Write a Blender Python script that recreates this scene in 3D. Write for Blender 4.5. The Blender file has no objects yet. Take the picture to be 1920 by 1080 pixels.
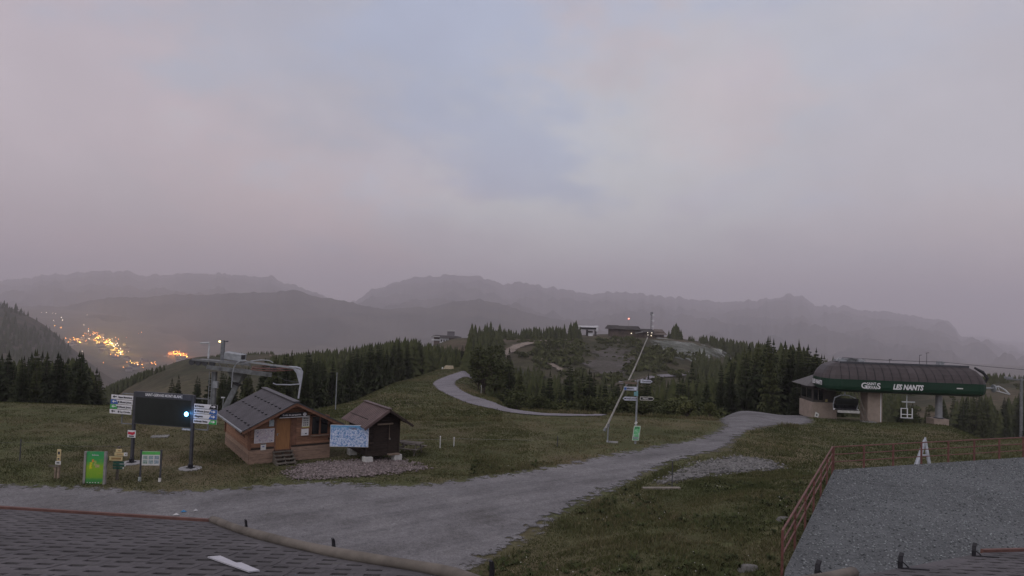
import bpy, math, random
import numpy as np
from mathutils import Matrix, Vector
random.seed(7); rng = np.random.default_rng(11)
SC = bpy.context.scene; COL = SC.collection
R = math.radians
# ------------------------------------------------------------------ camera, sky, light
F = 1251.0; CAMZ = 8.6; PITCH = math.atan(50/F); ROLL = 0.033
cam = bpy.data.cameras.new('camera'); camo = bpy.data.objects.new('camera', cam); COL.objects.link(camo)
cam.sensor_width = 36; cam.lens = 36*F/1920; cam.clip_start = .1; cam.clip_end = 40000
CM = Matrix.Translation((0,0,CAMZ)) @ Matrix.Rotation(math.pi/2+PITCH,4,'X') @ Matrix.Rotation(ROLL,4,'Z')
camo.matrix_world = CM; SC.camera = camo
CR = CM.to_3x3()
SC.view_settings.view_transform = 'Standard'; SC.view_settings.look = 'None'
SC.view_settings.exposure = 0; SC.view_settings.gamma = 1
SC.cycles.use_denoising = True; SC.cycles.max_bounces = 4; SC.cycles.transparent_max_bounces = 5; SC.cycles.volume_bounces = 1
SC.cycles.sample_clamp_indirect = 3
SUN_EL, SUN_AZ = R(3), R(-70)
w = bpy.data.worlds.new('World'); SC.world = w; w.use_nodes = True
def build_world():
    nt = w.node_tree; nd = nt.nodes; lk = nt.links; nd.clear()
    out = nd.new('ShaderNodeOutputWorld'); bg = nd.new('ShaderNodeBackground'); lk.new(bg.outputs[0], out.inputs[0])
    sky = nd.new('ShaderNodeTexSky'); sky.sky_type = 'NISHITA'; sky.sun_disc = False
    sky.sun_elevation = SUN_EL; sky.sun_rotation = SUN_AZ
    tc = nd.new('ShaderNodeTexCoord')
    def noise(scale, detail, rough, stretch=(1,1,2.2)):
        mp = nd.new('ShaderNodeMapping'); mp.inputs['Scale'].default_value = stretch
        lk.new(tc.outputs['Generated'], mp.inputs[0])
        n = nd.new('ShaderNodeTexNoise'); n.inputs['Scale'].default_value = scale
        n.inputs['Detail'].default_value = detail; n.inputs['Roughness'].default_value = rough
        lk.new(mp.outputs[0], n.inputs['Vector']); return n.outputs['Fac']
    def ramp(fac, stops):
        r = nd.new('ShaderNodeValToRGB'); r.color_ramp.interpolation = 'EASE'
        e = r.color_ramp.elements
        e[0].position, e[0].color = stops[0][0], (*stops[0][1],1)
        e[1].position, e[1].color = stops[-1][0], (*stops[-1][1],1)
        for p, c in stops[1:-1]:
            x = e.new(p); x.color = (*c,1)
        lk.new(fac, r.inputs[0]); return r.outputs[0]
    def mix(f, a, b, mode='MIX'):
        m = nd.new('ShaderNodeMix'); m.data_type = 'RGBA'; m.blend_type = mode
        for s, v in ((m.inputs[0], f), (m.inputs[6], a), (m.inputs[7], b)):
            if hasattr(v, 'is_output'): lk.new(v, s)
            elif isinstance(v, tuple): s.default_value = (*v,1)
            else: s.default_value = v
        return m.outputs[2]
    # overcast: soft lilac-grey cloud with bluish and pinkish drifts
    base = ramp(noise(1.5,5,.5), [(.30,(.335,.295,.325)), (.50,(.365,.345,.372)), (.72,(.392,.398,.428))])
    pink = ramp(noise(2.3,5,.55,(1.4,1,1.4)), [(.50,(0,0,0)), (.74,(.9,.9,.9))])
    col = mix(pink, base, (.43,.36,.375))
    blue = ramp(noise(1.15,4,.5,(1,1.3,3)), [(.52,(0,0,0)), (.70,(.6,.6,.6))])
    col = mix(blue, col, (.35,.38,.47))
    # drifts in the cloud where the photograph has them: thin blue twilight gaps, pink-lit and brighter banks
    wob = noise(3.2,6,.6)
    def drift(u, v, rad, c, k):
        d0 = ray(u, v).normalized(); dp = nd.new('ShaderNodeVectorMath'); dp.operation = 'DOT_PRODUCT'
        lk.new(tc.outputs['Generated'], dp.inputs[0]); dp.inputs[1].default_value = d0
        ad = nd.new('ShaderNodeMath'); ad.operation = 'MULTIPLY_ADD'; lk.new(wob, ad.inputs[0]); ad.inputs[1].default_value = (1-math.cos(R(rad)))*4.0; lk.new(dp.outputs['Value'], ad.inputs[2])
        mr = nd.new('ShaderNodeMapRange'); mr.interpolation_type = 'SMOOTHERSTEP'; lk.new(ad.outputs[0], mr.inputs[0])
        off = (1-math.cos(R(rad)))*2.0; mr.inputs[1].default_value = math.cos(R(rad))+off; mr.inputs[2].default_value = 1+off*1.05; mr.inputs[4].default_value = k
        nonlocal col; col = mix(mr.outputs[0], col, c)
    drift(1130,340,26,(.425,.43,.44),.8); drift(200,370,30,(.405,.312,.338),.8); drift(560,430,17,(.41,.35,.355),.6); drift(1790,430,18,(.445,.385,.385),.7); drift(60,40,22,(.345,.32,.355),.7)
    drift(1650,90,22,(.335,.345,.395),.6); drift(570,60,14,(.30,.305,.34),.6); drift(700,-60,22,(.30,.325,.40),.6); drift(1010,-70,21,(.285,.325,.425),.75); drift(1340,200,8,(.43,.355,.365),.5)
    fine = ramp(noise(5,6,.6,(1,1,1.6)), [(.25,(.95,.95,.95)), (.75,(1.05,1.05,1.05))])
    col = mix(1.0, col, fine, 'MULTIPLY')
    sp = nd.new('ShaderNodeSeparateXYZ'); lk.new(tc.outputs['Generated'], sp.inputs[0])
    el = ramp(sp.outputs[2], [(0.0,(.74,.71,.74)), (.20,(1,1,1)), (.6,(.96,.96,1))])
    col = mix(1.0, col, el, 'MULTIPLY')
    sk = mix(1.0, sky.outputs[0], (.07,.07,.07), 'MULTIPLY')
    col = mix(.12, col, sk)
    lk.new(col, bg.inputs[0]); bg.inputs[1].default_value = 1.66
BW = build_world
sl = bpy.data.lights.new('sun', 'SUN'); so = bpy.data.objects.new('sun', sl); COL.objects.link(so)
sl.energy = .75; sl.angle = R(40); sl.color = (1,.97,.97)
so.rotation_euler = (R(48), 0, R(-35))

# ------------------------------------------------------------------ projection helpers (metres; camera 8.6 m above the yard)
def ray(u, v):
    d = CR @ Vector(((u-960)/F, (540-v)/F, -1)); return d/d.y
def pt(u, v, D):
    d = ray(u, v); return Vector((d.x*D, D, CAMZ+d.z*D))
BW()
def hor(u): return 590+.033*(u-960)

# ------------------------------------------------------------------ value noise
def _h(ix, iy, s):
    n = (ix.astype(np.int64)*374761393 + iy.astype(np.int64)*668265263 + s*1442695041) & 0x7fffffff
    n = ((n ^ (n >> 13))*1274126177) & 0x7fffffff
    return ((n ^ (n >> 16)) & 0xffff)/65535.0
def vnoise(x, y, s=0):
    x = np.asarray(x, float); y = np.asarray(y, float)
    ix = np.floor(x); iy = np.floor(y); fx = x-ix; fy = y-iy
    fx = fx*fx*fx*(fx*(fx*6-15)+10); fy = fy*fy*fy*(fy*(fy*6-15)+10)
    a = _h(ix,iy,s); b = _h(ix+1,iy,s); c = _h(ix,iy+1,s); d = _h(ix+1,iy+1,s)
    return (a*(1-fx)+b*fx)*(1-fy)+(c*(1-fx)+d*fx)*fy
def fbm(x, y, o=4, s=0):
    t = 0; a = .5
    for i in range(o):
        t = t + a*(vnoise(x*2**i, y*2**i, s+i*17)-.5); a *= .5
    return t

# ------------------------------------------------------------------ terrain: heights measured on a fan of bearings
DN = [2,30,45,55,65,80,100,130,160,200,250,300,340,380,430,520,700,1000,1300,1700,2200,2800,3500,4500]
far5 = [-140,-170,-190,-200,-190,-175,-250]
TAB = {
 0:   [0,0,0,-.1,-2,-7,-13,-20,-26,-33,-42,-50,-56,-62,-68,-76,-80,-50,-18,-45,-85,-120,-90,-60],
 75:  [0,0,0,-.1,-2,-7,-13,-20,-26,-33,-43,-51,-58,-64,-71,-82,-92,-72,-45,-75,-120,-140,-95,-60],
 150: [0,0,0,-.1,-2,-7,-13,-20,-26,-34,-44,-52,-60,-66,-74,-86,-105,-108,-98,-140,-165,-150,-105,-60],
 250: [0,0,0,-.1,-2,-6,-11,-17,-22,-26,-28,-29,-34,-42,-52,-70,-100,-135,-160,-180,-190,-170,-120,-70],
 400: [0,0,0,-.3,-2,-5,-9,-14,-18,-20,-18,-15.5,-20,-27,-36,-55,-95]+far5,
 520: [0,0,-.2,-.5,-1.8,-4.5,-8,-12,-15,-17,-18,-17,-16.3,-22,-32,-50,-95]+far5,
 640: [0,0,-.2,-.6,-1.3,-3,-6,-10,-13,-16,-19,-21,-22,-26,-34,-50,-95]+far5,
 760: [0,0,-.3,-.7,-1,-1.6,-2.5,-5,-8.5,-12,-15,-17,-17,-20,-28,-45,-90]+far5,
 870: [0,0,-.3,-.7,-1,-1.6,-2.4,-3.2,-4.2,-9,-12,-8,-5,-6,-15,-35,-85]+far5,
 930: [0,0,-.3,-.6,-.8,-1.5,-4,-8,-12,-14,-13,-8,-5,-5,-12,-30,-80]+far5,
 975: [0,0,-.3,-.6,-.8,-3,-8,-12,-15,-17,-14,-8,-5,-4,-8,-25,-80]+far5,
 1080:[0,0,-.3,-.5,-.8,-5,-11,-16,-19,-20,-17,-11,-6,-2.5,-3,-20,-80]+far5,
 1200:[0,0,-.3,-.6,-.9,-5,-12,-18,-21,-21,-18,-12,-7,-1.5,-2,-20,-80]+far5,
 1320:[0,0,-.3,-.6,-1,-4,-10,-16,-19,-20,-19,-16,-11,-5,-5,-25,-80]+far5,
 1400:[0,0,-.3,-.7,-1.2,-2,-8,-13,-16,-18,-19,-19,-17,-15,-16,-30,-80]+far5,
 1500:[0,0,-.3,-.9,-1.6,-2.6,-5,-11,-14,-17,-20,-22,-22,-22,-24,-36,-80]+far5,
 1620:[0,0,-.4,-1.2,-1.9,-2.9,-5,-12,-16,-20,-24,-26,-27,-28,-30,-40,-80]+far5,
 1760:[0,0,-.5,-1.2,-1.9,-2.8,-8,-17,-22,-22,-20,-20,-22,-24,-28,-40,-80]+far5,
 1920:[0,0,-.3,-.5,-2,-6,-12,-17,-18,-17.5,-16,-15,-17,-20,-26,-40,-80]+far5,
}
TAB[-600] = TAB[0]; TAB[2600] = TAB[1920]
def pchip(x, Y, xq):
    x = np.asarray(x,float); Y = np.asarray(Y,float); h = np.diff(x); sh = (slice(None),)+(None,)*(Y.ndim-1)
    d = np.diff(Y,axis=0)/h[sh]
    m = np.zeros_like(Y); m[0] = d[0]; m[-1] = d[-1]
    s = d[:-1]*d[1:] > 0
    w1 = (2*h[1:]+h[:-1])[sh]; w2 = (h[1:]+2*h[:-1])[sh]
    with np.errstate(all='ignore'):
        hm = (w1+w2)/(w1/d[:-1]+w2/d[1:])
    m[1:-1] = np.where(s, hm, 0)
    i = np.clip(np.searchsorted(x, xq)-1, 0, len(x)-2); t = ((xq-x[i])/h[i])[sh]; hh = h[i][sh]
    return (Y[i]*(2*t**3-3*t**2+1)+hh*m[i]*(t**3-2*t**2+t)+Y[i+1]*(-2*t**3+3*t**2)+hh*m[i+1]*(t**3-t**2))
us = sorted(TAB); AG = np.linspace((us[0]-960)/F, (us[-1]-960)/F, 420); LG = np.linspace(math.log(2), math.log(4500), 520)
ZT = pchip(np.log(DN), np.array([TAB[u] for u in us]).T, LG)          # (520, cols)
ZT = pchip((np.array(us)-960)/F, ZT.T, AG).T                           # (520, 420)
RE_A, RE_B = np.array((-1.6,22.8)), np.array((14.0,39.5))              # bottom of the grass bank beside the yard
def terrain(x, y):
    x = np.asarray(x,float); y = np.maximum(np.asarray(y,float), 2.0)
    a = np.clip(x/y, AG[0], AG[-1]-1e-6); l = np.clip(np.log(y), LG[0], LG[-1]-1e-6)
    fa = (a-AG[0])/(AG[1]-AG[0]); fl = (l-LG[0])/(LG[1]-LG[0])
    ia = np.clip(fa.astype(int),0,len(AG)-2); il = np.clip(fl.astype(int),0,len(LG)-2); fa = fa-ia; fl = fl-il
    z = (ZT[il,ia]*(1-fa)+ZT[il,ia+1]*fa)*(1-fl)+(ZT[il+1,ia]*(1-fa)+ZT[il+1,ia+1]*fa)*fl
    # grass bank up to the terrace
    e = (RE_B-RE_A)/np.linalg.norm(RE_B-RE_A); d = (x-RE_A[0])*e[1]-(y-RE_A[1])*e[0]
    k = np.clip(d/6.0,0,1); k = k*k*(3-2*k); fade = np.clip((40-y)/6,0,1)*np.clip((x+3)/3,0,1)
    z = z + 1.15*k*fade + .12*k*fade*fbm(x*.9,y*.9,3,5)*4
    amp = np.clip((y-55)/250,0,1)
    z = z + .10*fbm(x/5,y/5,3,1)*np.clip((y-28)/20,0,1) + amp*(3.0*fbm(x/38,y/38,4,2)) + np.clip((y-600)/900,0,1)*(40*fbm(x/330,y/330,4,3))
    return z
def tz(x, y): return float(terrain(np.array([x]), np.array([y]))[0])
_Dm = np.exp(np.linspace(math.log(14), math.log(4400), 2600))
def gnd(u, v, dmin=14):
    d = ray(u, v); Ds = _Dm[_Dm >= dmin]; g = CAMZ+d.z*Ds-terrain(d.x*Ds, Ds)
    i = np.argmax(g < 0)
    if g[i] >= 0: i = len(Ds)-1
    if i > 0:
        t = g[i-1]/(g[i-1]-g[i]+1e-9); D = Ds[i-1]+(Ds[i]-Ds[i-1])*t
    else: D = Ds[0]
    return Vector((d.x*D, D, tz(d.x*D, D)))

# ------------------------------------------------------------------ materials
MATS = {}
def _mixc(nt, f, a, b, mode='MIX'):
    m = nt.nodes.new('ShaderNodeMix'); m.data_type = 'RGBA'; m.blend_type = mode
    for s, v in ((m.inputs[0], f), (m.inputs[6], a), (m.inputs[7], b)):
        if hasattr(v, 'is_output'): nt.links.new(v, s)
        elif isinstance(v, (tuple,list)): s.default_value = (*v[:3],1)
        else: s.default_value = v
    return m.outputs[2]
def _noise(nt, vec, scale, detail=4, rough=.55):
    n = nt.nodes.new('ShaderNodeTexNoise'); n.inputs['Scale'].default_value = scale
    n.inputs['Detail'].default_value = detail; n.inputs['Roughness'].default_value = rough
    nt.links.new(vec, n.inputs['Vector']); return n.outputs['Fac']
def _ramp(nt, f, stops):
    r = nt.nodes.new('ShaderNodeValToRGB'); e = r.color_ramp.elements
    e[0].position, e[0].color = stops[0][0], (*([stops[0][1]]*3 if not isinstance(stops[0][1],tuple) else stops[0][1]),1)
    e[1].position, e[1].color = stops[-1][0], (*([stops[-1][1]]*3 if not isinstance(stops[-1][1],tuple) else stops[-1][1]),1)
    for p, c in stops[1:-1]:
        x = e.new(p); x.color = (*([c]*3 if not isinstance(c,tuple) else c),1)
    nt.links.new(f, r.inputs[0]); return r.outputs[0]
def _vec(nt, coord='Object', scale=(1,1,1)):
    tc = nt.nodes.new('ShaderNodeTexCoord'); mp = nt.nodes.new('ShaderNodeMapping')
    mp.inputs['Scale'].default_value = scale; nt.links.new(tc.outputs[coord], mp.inputs[0]); return mp.outputs[0]
def newmat(name):
    m = bpy.data.materials.new(name); m.use_nodes = True; nt = m.node_tree
    b = nt.nodes['Principled BSDF']; MATS[name] = m; return m, nt, b
def mat(name, col, rough=.75, var=.18, scale=4.0, metallic=0, spec=.35, bump=0, bscale=None, stretch=(1,1,1), rand=0, emit=None, estr=0):
    if name in MATS: return MATS[name]
    m, nt, b = newmat(name); v = _vec(nt, 'Object', stretch)
    f = _noise(nt, v, scale, 5, .6)
    lo = tuple(c*(1-var*1.6) for c in col); hi = tuple(min(1,c*(1+var*1.6)) for c in col)
    c = _ramp(nt, f, [(.28,lo), (.72,hi)])
    if rand:
        oi = nt.nodes.new('ShaderNodeObjectInfo')
        rr = _ramp(nt, oi.outputs['Random'], [(0,1-rand), (1,1+rand)])
        c = _mixc(nt, 1.0, c, rr, 'MULTIPLY')
    nt.links.new(c, b.inputs['Base Color']); b.inputs['Roughness'].default_value = rough
    b.inputs['Metallic'].default_value = metallic; b.inputs['Specular IOR Level'].default_value = spec
    if bump:
        bp = nt.nodes.new('ShaderNodeBump'); bp.inputs['Strength'].default_value = bump; bp.inputs['Distance'].default_value = .02
        nt.links.new(_noise(nt, v, bscale or scale*4, 3), bp.inputs['Height']); nt.links.new(bp.outputs[0], b.inputs['Normal'])
    if emit:
        b.inputs['Emission Color'].default_value = (*emit,1); b.inputs['Emission Strength'].default_value = estr
    return m

# ------------------------------------------------------------------ mesh builder
class MB:
    def __init__(s): s.v = []; s.f = []; s.m = []; s.cm = 0
    def add(s, vs, fs):
        o = len(s.v); s.v += [tuple(p) for p in vs]; s.f += [tuple(i+o for i in q) for q in fs]; s.m += [s.cm]*len(fs); return s
    def mi(s, i): s.cm = i; return s
    def box(s, c, size, rz=0, M=None):
        x, y, z = (k/2 for k in size)
        P = [Vector((a,b,d)) for a in (-x,x) for b in (-y,y) for d in (-z,z)]
        if M is not None: P = [M @ p for p in P]
        elif rz: P = [Matrix.Rotation(rz,3,'Z') @ p for p in P]
        c = Vector(c)
        return s.add([p+c for p in P], [(0,1,3,2),(4,6,7,5),(0,4,5,1),(2,3,7,6),(0,2,6,4),(1,5,7,3)])
    def b2(s, x0,x1,y0,y1,z0,z1): return s.box(((x0+x1)/2,(y0+y1)/2,(z0+z1)/2), (x1-x0,y1-y0,z1-z0))
    def bar(s, p0, p1, w, h=None, up=(0,0,1)):
        p0 = Vector(p0); p1 = Vector(p1); h = h or w; d = (p1-p0); L = d.length; d.normalize()
        up = Vector(up)
        if abs(d.dot(up)) > .98: up = Vector((0,1,0))
        a = d.cross(up).normalized(); b = a.cross(d).normalized()
        P = []
        for q in (p0, p1):
            for i, j in ((-1,-1),(1,-1),(1,1),(-1,1)): P.append(q+a*(i*w/2)+b*(j*h/2))
        return s.add(P, [(3,2,1,0),(4,5,6,7),(0,1,5,4),(1,2,6,5),(2,3,7,6),(3,0,4,7)])
    def cyl(s, p0, p1, r0, r1=None, n=12, cap=True):
        p0 = Vector(p0); p1 = Vector(p1); r1 = r0 if r1 is None else r1; d = (p1-p0).normalized()
        up = Vector((0,0,1)) if abs(d.z) < .95 else Vector((0,1,0))
        a = d.cross(up).normalized(); b = a.cross(d); P = []
        for q, r in ((p0,r0),(p1,r1)):
            for k in range(n):
                t = 2*math.pi*k/n; P.append(q+a*(math.cos(t)*r)+b*(math.sin(t)*r))
        fs = [(k,(k+1)%n,n+(k+1)%n,n+k) for k in range(n)]
        if cap: fs += [tuple(range(n-1,-1,-1)), tuple(range(n,2*n))]
        return s.add(P, fs)
    def tube(s, pts, r, n=8):
        pts = [Vector(p) for p in pts]; P = []; m = len(pts)
        rr = r if isinstance(r,(list,tuple)) else [r]*m
        for i, p in enumerate(pts):
            d = (pts[min(i+1,m-1)]-pts[max(i-1,0)]).normalized()
            up = Vector((0,0,1)) if abs(d.z) < .93 else Vector((0,1,0))
            a = d.cross(up).normalized(); b = a.cross(d)
            for k in range(n):
                t = 2*math.pi*k/n; P.append(p+a*(math.cos(t)*rr[i])+b*(math.sin(t)*rr[i]))
        fs = [(i*n+k,i*n+(k+1)%n,(i+1)*n+(k+1)%n,(i+1)*n+k) for i in range(m-1) for k in range(n)]
        fs += [tuple(range(n-1,-1,-1)), tuple(range((m-1)*n,m*n))]
        return s.add(P, fs)
    def prism(s, poly, y0, y1):      # polygon in x,z extruded along y
        n = len(poly); P = [(x,y0,z) for x,z in poly]+[(x,y1,z) for x,z in poly]
        return s.add(P, [tuple(range(n)), tuple(range(2*n-1,n-1,-1))]+[(i,n+i,n+(i+1)%n,(i+1)%n) for i in range(n)])
    def slab(s, poly, z0, z1):       # polygon in x,y extruded along z
        n = len(poly); P = [(x,y,z0) for x,y in poly]+[(x,y,z1) for x,y in poly]
        return s.add(P, [tuple(range(n-1,-1,-1)), tuple(range(n,2*n))]+[(i,(i+1)%n,n+(i+1)%n,n+i) for i in range(n)])
    def mesh(s, name, mats, smooth=False):
        me = bpy.data.meshes.new(name); me.from_pydata(s.v, [], s.f)
        for m in (mats if isinstance(mats,(list,tuple)) else [mats]): me.materials.append(m)
        if any(s.m): me.polygons.foreach_set('material_index', s.m)
        if smooth: me.polygons.foreach_set('use_smooth', [True]*len(me.polygons))
        me.update(); return me
def link(name, me, parent=None, loc=None, rz=None, **props):
    o = bpy.data.objects.new(name, me); COL.objects.link(o)
    if parent: o.parent = parent
    if loc is not None: o.location = loc
    if rz is not None: o.rotation_euler = (0,0,rz)
    for k, v in props.items():
        if v: o[k] = v
    return o
def part(name, mb, m, parent, smooth=False, bevel=0, **props):
    o = link(name, mb.mesh(name, m, smooth), parent, **props)
    if bevel:
        b = o.modifiers.new('bevel','BEVEL'); b.width = bevel; b.segments = 2; b.limit_method = 'ANGLE'
    return o
def thing(name, label, cat, loc=(0,0,0), rz=0, group=None):
    o = bpy.data.objects.new(name, None); COL.objects.link(o); o.location = loc; o.rotation_euler = (0,0,rz); o.empty_display_size = .2
    o['label'] = label; o['category'] = cat
    if group: o['group'] = group
    return o
def tag(o, label, cat, group=None):
    o['label'] = label; o['category'] = cat
    if group: o['group'] = group
    return o
def npmesh(name, V, T, mats, col=None, smooth=False):
    me = bpy.data.meshes.new(name); V = np.asarray(V,np.float32); T = np.asarray(T,np.int32); k = T.shape[1]
    me.vertices.add(len(V)); me.vertices.foreach_set('co', V.ravel())
    me.loops.add(T.size); me.loops.foreach_set('vertex_index', T.ravel())
    me.polygons.add(len(T)); me.polygons.foreach_set('loop_start', np.arange(0,T.size,k,dtype=np.int32))
    if smooth: me.polygons.foreach_set('use_smooth', np.ones(len(T),bool))
    for m in (mats if isinstance(mats,(list,tuple)) else [mats]): me.materials.append(m)
    me.update(calc_edges=True)
    if col is not None:
        at = me.attributes.new('tint','FLOAT','POINT'); at.data.foreach_set('value', np.asarray(col,np.float32))
    return me
def letters(body, size, m, parent, loc, name='lettering', align='CENTER', shear=0, spacing=1, bold=0, width=None, rx=math.pi/2, rz=0):
    cu = bpy.data.curves.new('t','FONT'); cu.body = body; cu.size = size; cu.align_x = align; cu.align_y = 'CENTER'
    cu.shear = shear; cu.space_character = spacing; cu.offset = bold; cu.extrude = .004; cu.resolution_u = 3
    ob = bpy.data.objects.new('t', cu); me = bpy.data.meshes.new_from_object(ob)
    bpy.data.objects.remove(ob); bpy.data.curves.remove(cu)
    me.name = name; me.materials.clear(); me.materials.append(m)
    o = link(name, me, parent, loc); o.rotation_euler = (rx,0,rz)
    if width and len(me.vertices):
        xs = [v.co.x for v in me.vertices]; k = width/(max(xs)-min(xs)); o.scale = (k,1,1)
    return o

# ------------------------------------------------------------------ ground materials
def ground_mat():
    m, nt, b = newmat('meadow'); v = _vec(nt)
    g = _ramp(nt, _noise(nt, v, .35, 6, .65), [(.30,(.068,.072,.034)), (.50,(.090,.097,.045)), (.70,(.122,.106,.062))])
    dry = _ramp(nt, _noise(nt, v, .07, 5, .6), [(.46,0), (.66,.8)])
    c = _mixc(nt, dry, g, (.155,.120,.078))
    fine = _ramp(nt, _noise(nt, v, 6, 6, .75), [(.25,.60), (.75,1.35)])
    c = _mixc(nt, 1.0, c, fine, 'MULTIPLY')
    # beyond the near meadow: darker heath and woodland floor
    tc = nt.nodes.new('ShaderNodeTexCoord'); sp = nt.nodes.new('ShaderNodeSeparateXYZ'); nt.links.new(tc.outputs['Object'], sp.inputs[0])
    mr = nt.nodes.new('ShaderNodeMapRange'); nt.links.new(sp.outputs[1], mr.inputs[0]); mr.inputs[1].default_value = 85; mr.inputs[2].default_value = 260
    hv = _ramp(nt, _noise(nt, v, .022, 6, .62), [(.34,(.040,.045,.026)), (.52,(.072,.064,.040)), (.70,(.118,.090,.064))])
    hv = _mixc(nt, 1.0, hv, _ramp(nt, _noise(nt, v, .11, 6, .7), [(.3,.62), (.7,1.35)]), 'MULTIPLY')
    c = _mixc(nt, mr.outputs[0], c, hv)
    c = _mixc(nt, 1.0, c, _ramp(nt, _noise(nt, v, .45, 6, .7), [(.3,.72), (.7,1.25)]), 'MULTIPLY')
    nt.links.new(c, b.inputs['Base Color']); b.inputs['Roughness'].default_value = .95; b.inputs['Specular IOR Level'].default_value = .1
    bp = nt.nodes.new('ShaderNodeBump'); bp.inputs['Strength'].default_value = .7; bp.inputs['Distance'].default_value = .12
    nt.links.new(_noise(nt, v, 2.2, 7, .7), bp.inputs['Height']); nt.links.new(bp.outputs[0], b.inputs['Normal'])
    return m
def gravel_mat(name, stops, scale=1.0, edge=1.0, stone=26, bump=.5, ruts=False, es=1.6, ea=2.6):
    """loose stone surface; its border breaks up into the grass through the 'edge' distance stored on the mesh"""
    m, nt, b = newmat(name); v = _vec(nt)
    c = _ramp(nt, _noise(nt, v, .30*scale, 6, .62), stops)
    vo = nt.nodes.new('ShaderNodeTexVoronoi'); vo.inputs['Scale'].default_value = stone; nt.links.new(v, vo.inputs['Vector'])
    sv = nt.nodes.new('ShaderNodeSeparateColor'); nt.links.new(vo.outputs['Color'], sv.inputs[0])
    c = _mixc(nt, 1.0, c, _ramp(nt, sv.outputs[0], [(0,.78), (.5,1.0), (1,1.25)]), 'MULTIPLY')
    c = _mixc(nt, 1.0, c, _ramp(nt, _noise(nt, v, 3.5*scale, 6, .7), [(.3,.80), (.7,1.18)]), 'MULTIPLY')
    if ruts:
        tc = nt.nodes.new('ShaderNodeTexCoord'); m1 = nt.nodes.new('ShaderNodeMapping'); m1.inputs['Rotation'].default_value = (0,0,R(-38)); nt.links.new(tc.outputs['Object'], m1.inputs[0])
        m2 = nt.nodes.new('ShaderNodeMapping'); m2.inputs['Scale'].default_value = (.05,.75,1); nt.links.new(m1.outputs[0], m2.inputs[0])
        c = _mixc(nt, 1.0, c, _ramp(nt, _noise(nt, m2.outputs[0], 1.3, 6, .6), [(.32,.78), (.5,1.0), (.7,1.16)]), 'MULTIPLY')
        c = _mixc(nt, _ramp(nt, _noise(nt, v, .55, 7, .7), [(.60,0), (.70,.55)]), c, (.085,.082,.072))
    nt.links.new(c, b.inputs['Base Color']); b.inputs['Roughness'].default_value = .92; b.inputs['Specular IOR Level'].default_value = .2
    bp = nt.nodes.new('ShaderNodeBump'); bp.inputs['Strength'].default_value = bump; bp.inputs['Distance'].default_value = .03
    nt.links.new(vo.outputs['Distance'], bp.inputs['Height']); nt.links.new(bp.outputs[0], b.inputs['Normal'])
    at = nt.nodes.new('ShaderNodeAttribute'); at.attribute_name = 'tint'
    md = nt.nodes.new('ShaderNodeMath'); md.operation = 'MULTIPLY_ADD'
    n1 = nt.nodes.new('ShaderNodeMath'); n1.operation = 'SUBTRACT'; nt.links.new(_noise(nt, v, es, 8, .72), n1.inputs[0]); n1.inputs[1].default_value = .5
    nt.links.new(n1.outputs[0], md.inputs[0]); md.inputs[1].default_value = ea*edge; nt.links.new(at.outputs['Fac'], md.inputs[2])
    mr = nt.nodes.new('ShaderNodeMapRange'); nt.links.new(md.outputs[0], mr.inputs[0]); mr.inputs[1].default_value = .25*edge; mr.inputs[2].default_value = .50*edge
    tr = nt.nodes.new('ShaderNodeBsdfTransparent'); ms = nt.nodes.new('ShaderNodeMixShader')
    nt.links.new(mr.outputs[0], ms.inputs[0]); nt.links.new(tr.outputs[0], ms.inputs[1]); nt.links.new(b.outputs[0], ms.inputs[2])
    nt.links.new(ms.outputs[0], nt.nodes['Material Output'].inputs[0])
    return m
M_MEADOW = ground_mat()
M_YARD = gravel_mat('yard_gravel', [(.28,(.118,.114,.114)), (.5,(.172,.168,.172)), (.74,(.218,.212,.212))], edge=1.7, ruts=True)
M_PATH = gravel_mat('path_gravel', [(.30,(.16,.15,.16)), (.5,(.20,.19,.205)), (.72,(.24,.225,.235))], edge=.5)
M_TRACK = gravel_mat('dirt_track', [(.30,(.17,.14,.115)), (.5,(.24,.20,.165)), (.72,(.30,.26,.22))], .3, 2.2, 4, es=.25)
M_SCREE = gravel_mat('scree', [(.38,(.075,.08,.062)), (.5,(.13,.14,.122)), (.64,(.29,.30,.285))], .35, 4, 1.2, es=.10, ea=12)
M_SCREE2 = gravel_mat('dark_scree', [(.35,(.058,.054,.040)), (.5,(.078,.071,.060)), (.68,(.108,.098,.092))], .35, 4, 1.2, es=.09, ea=15)
M_STONES = gravel_mat('stone_bed', [(.30,(.10,.097,.093)), (.5,(.15,.146,.142)), (.72,(.20,.195,.19))], 1, 1.6, 9, es=.7)
M_PINK = gravel_mat('rubble_bed', [(.30,(.12,.102,.095)), (.5,(.17,.146,.14)), (.72,(.22,.19,.182))], 1, 1.6, 9, es=.7)
M_TERR = gravel_mat('terrace_gravel', [(.30,(.096,.102,.105)), (.5,(.117,.125,.128)), (.72,(.143,.152,.156))], 1, .01, 30, .4)

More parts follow.
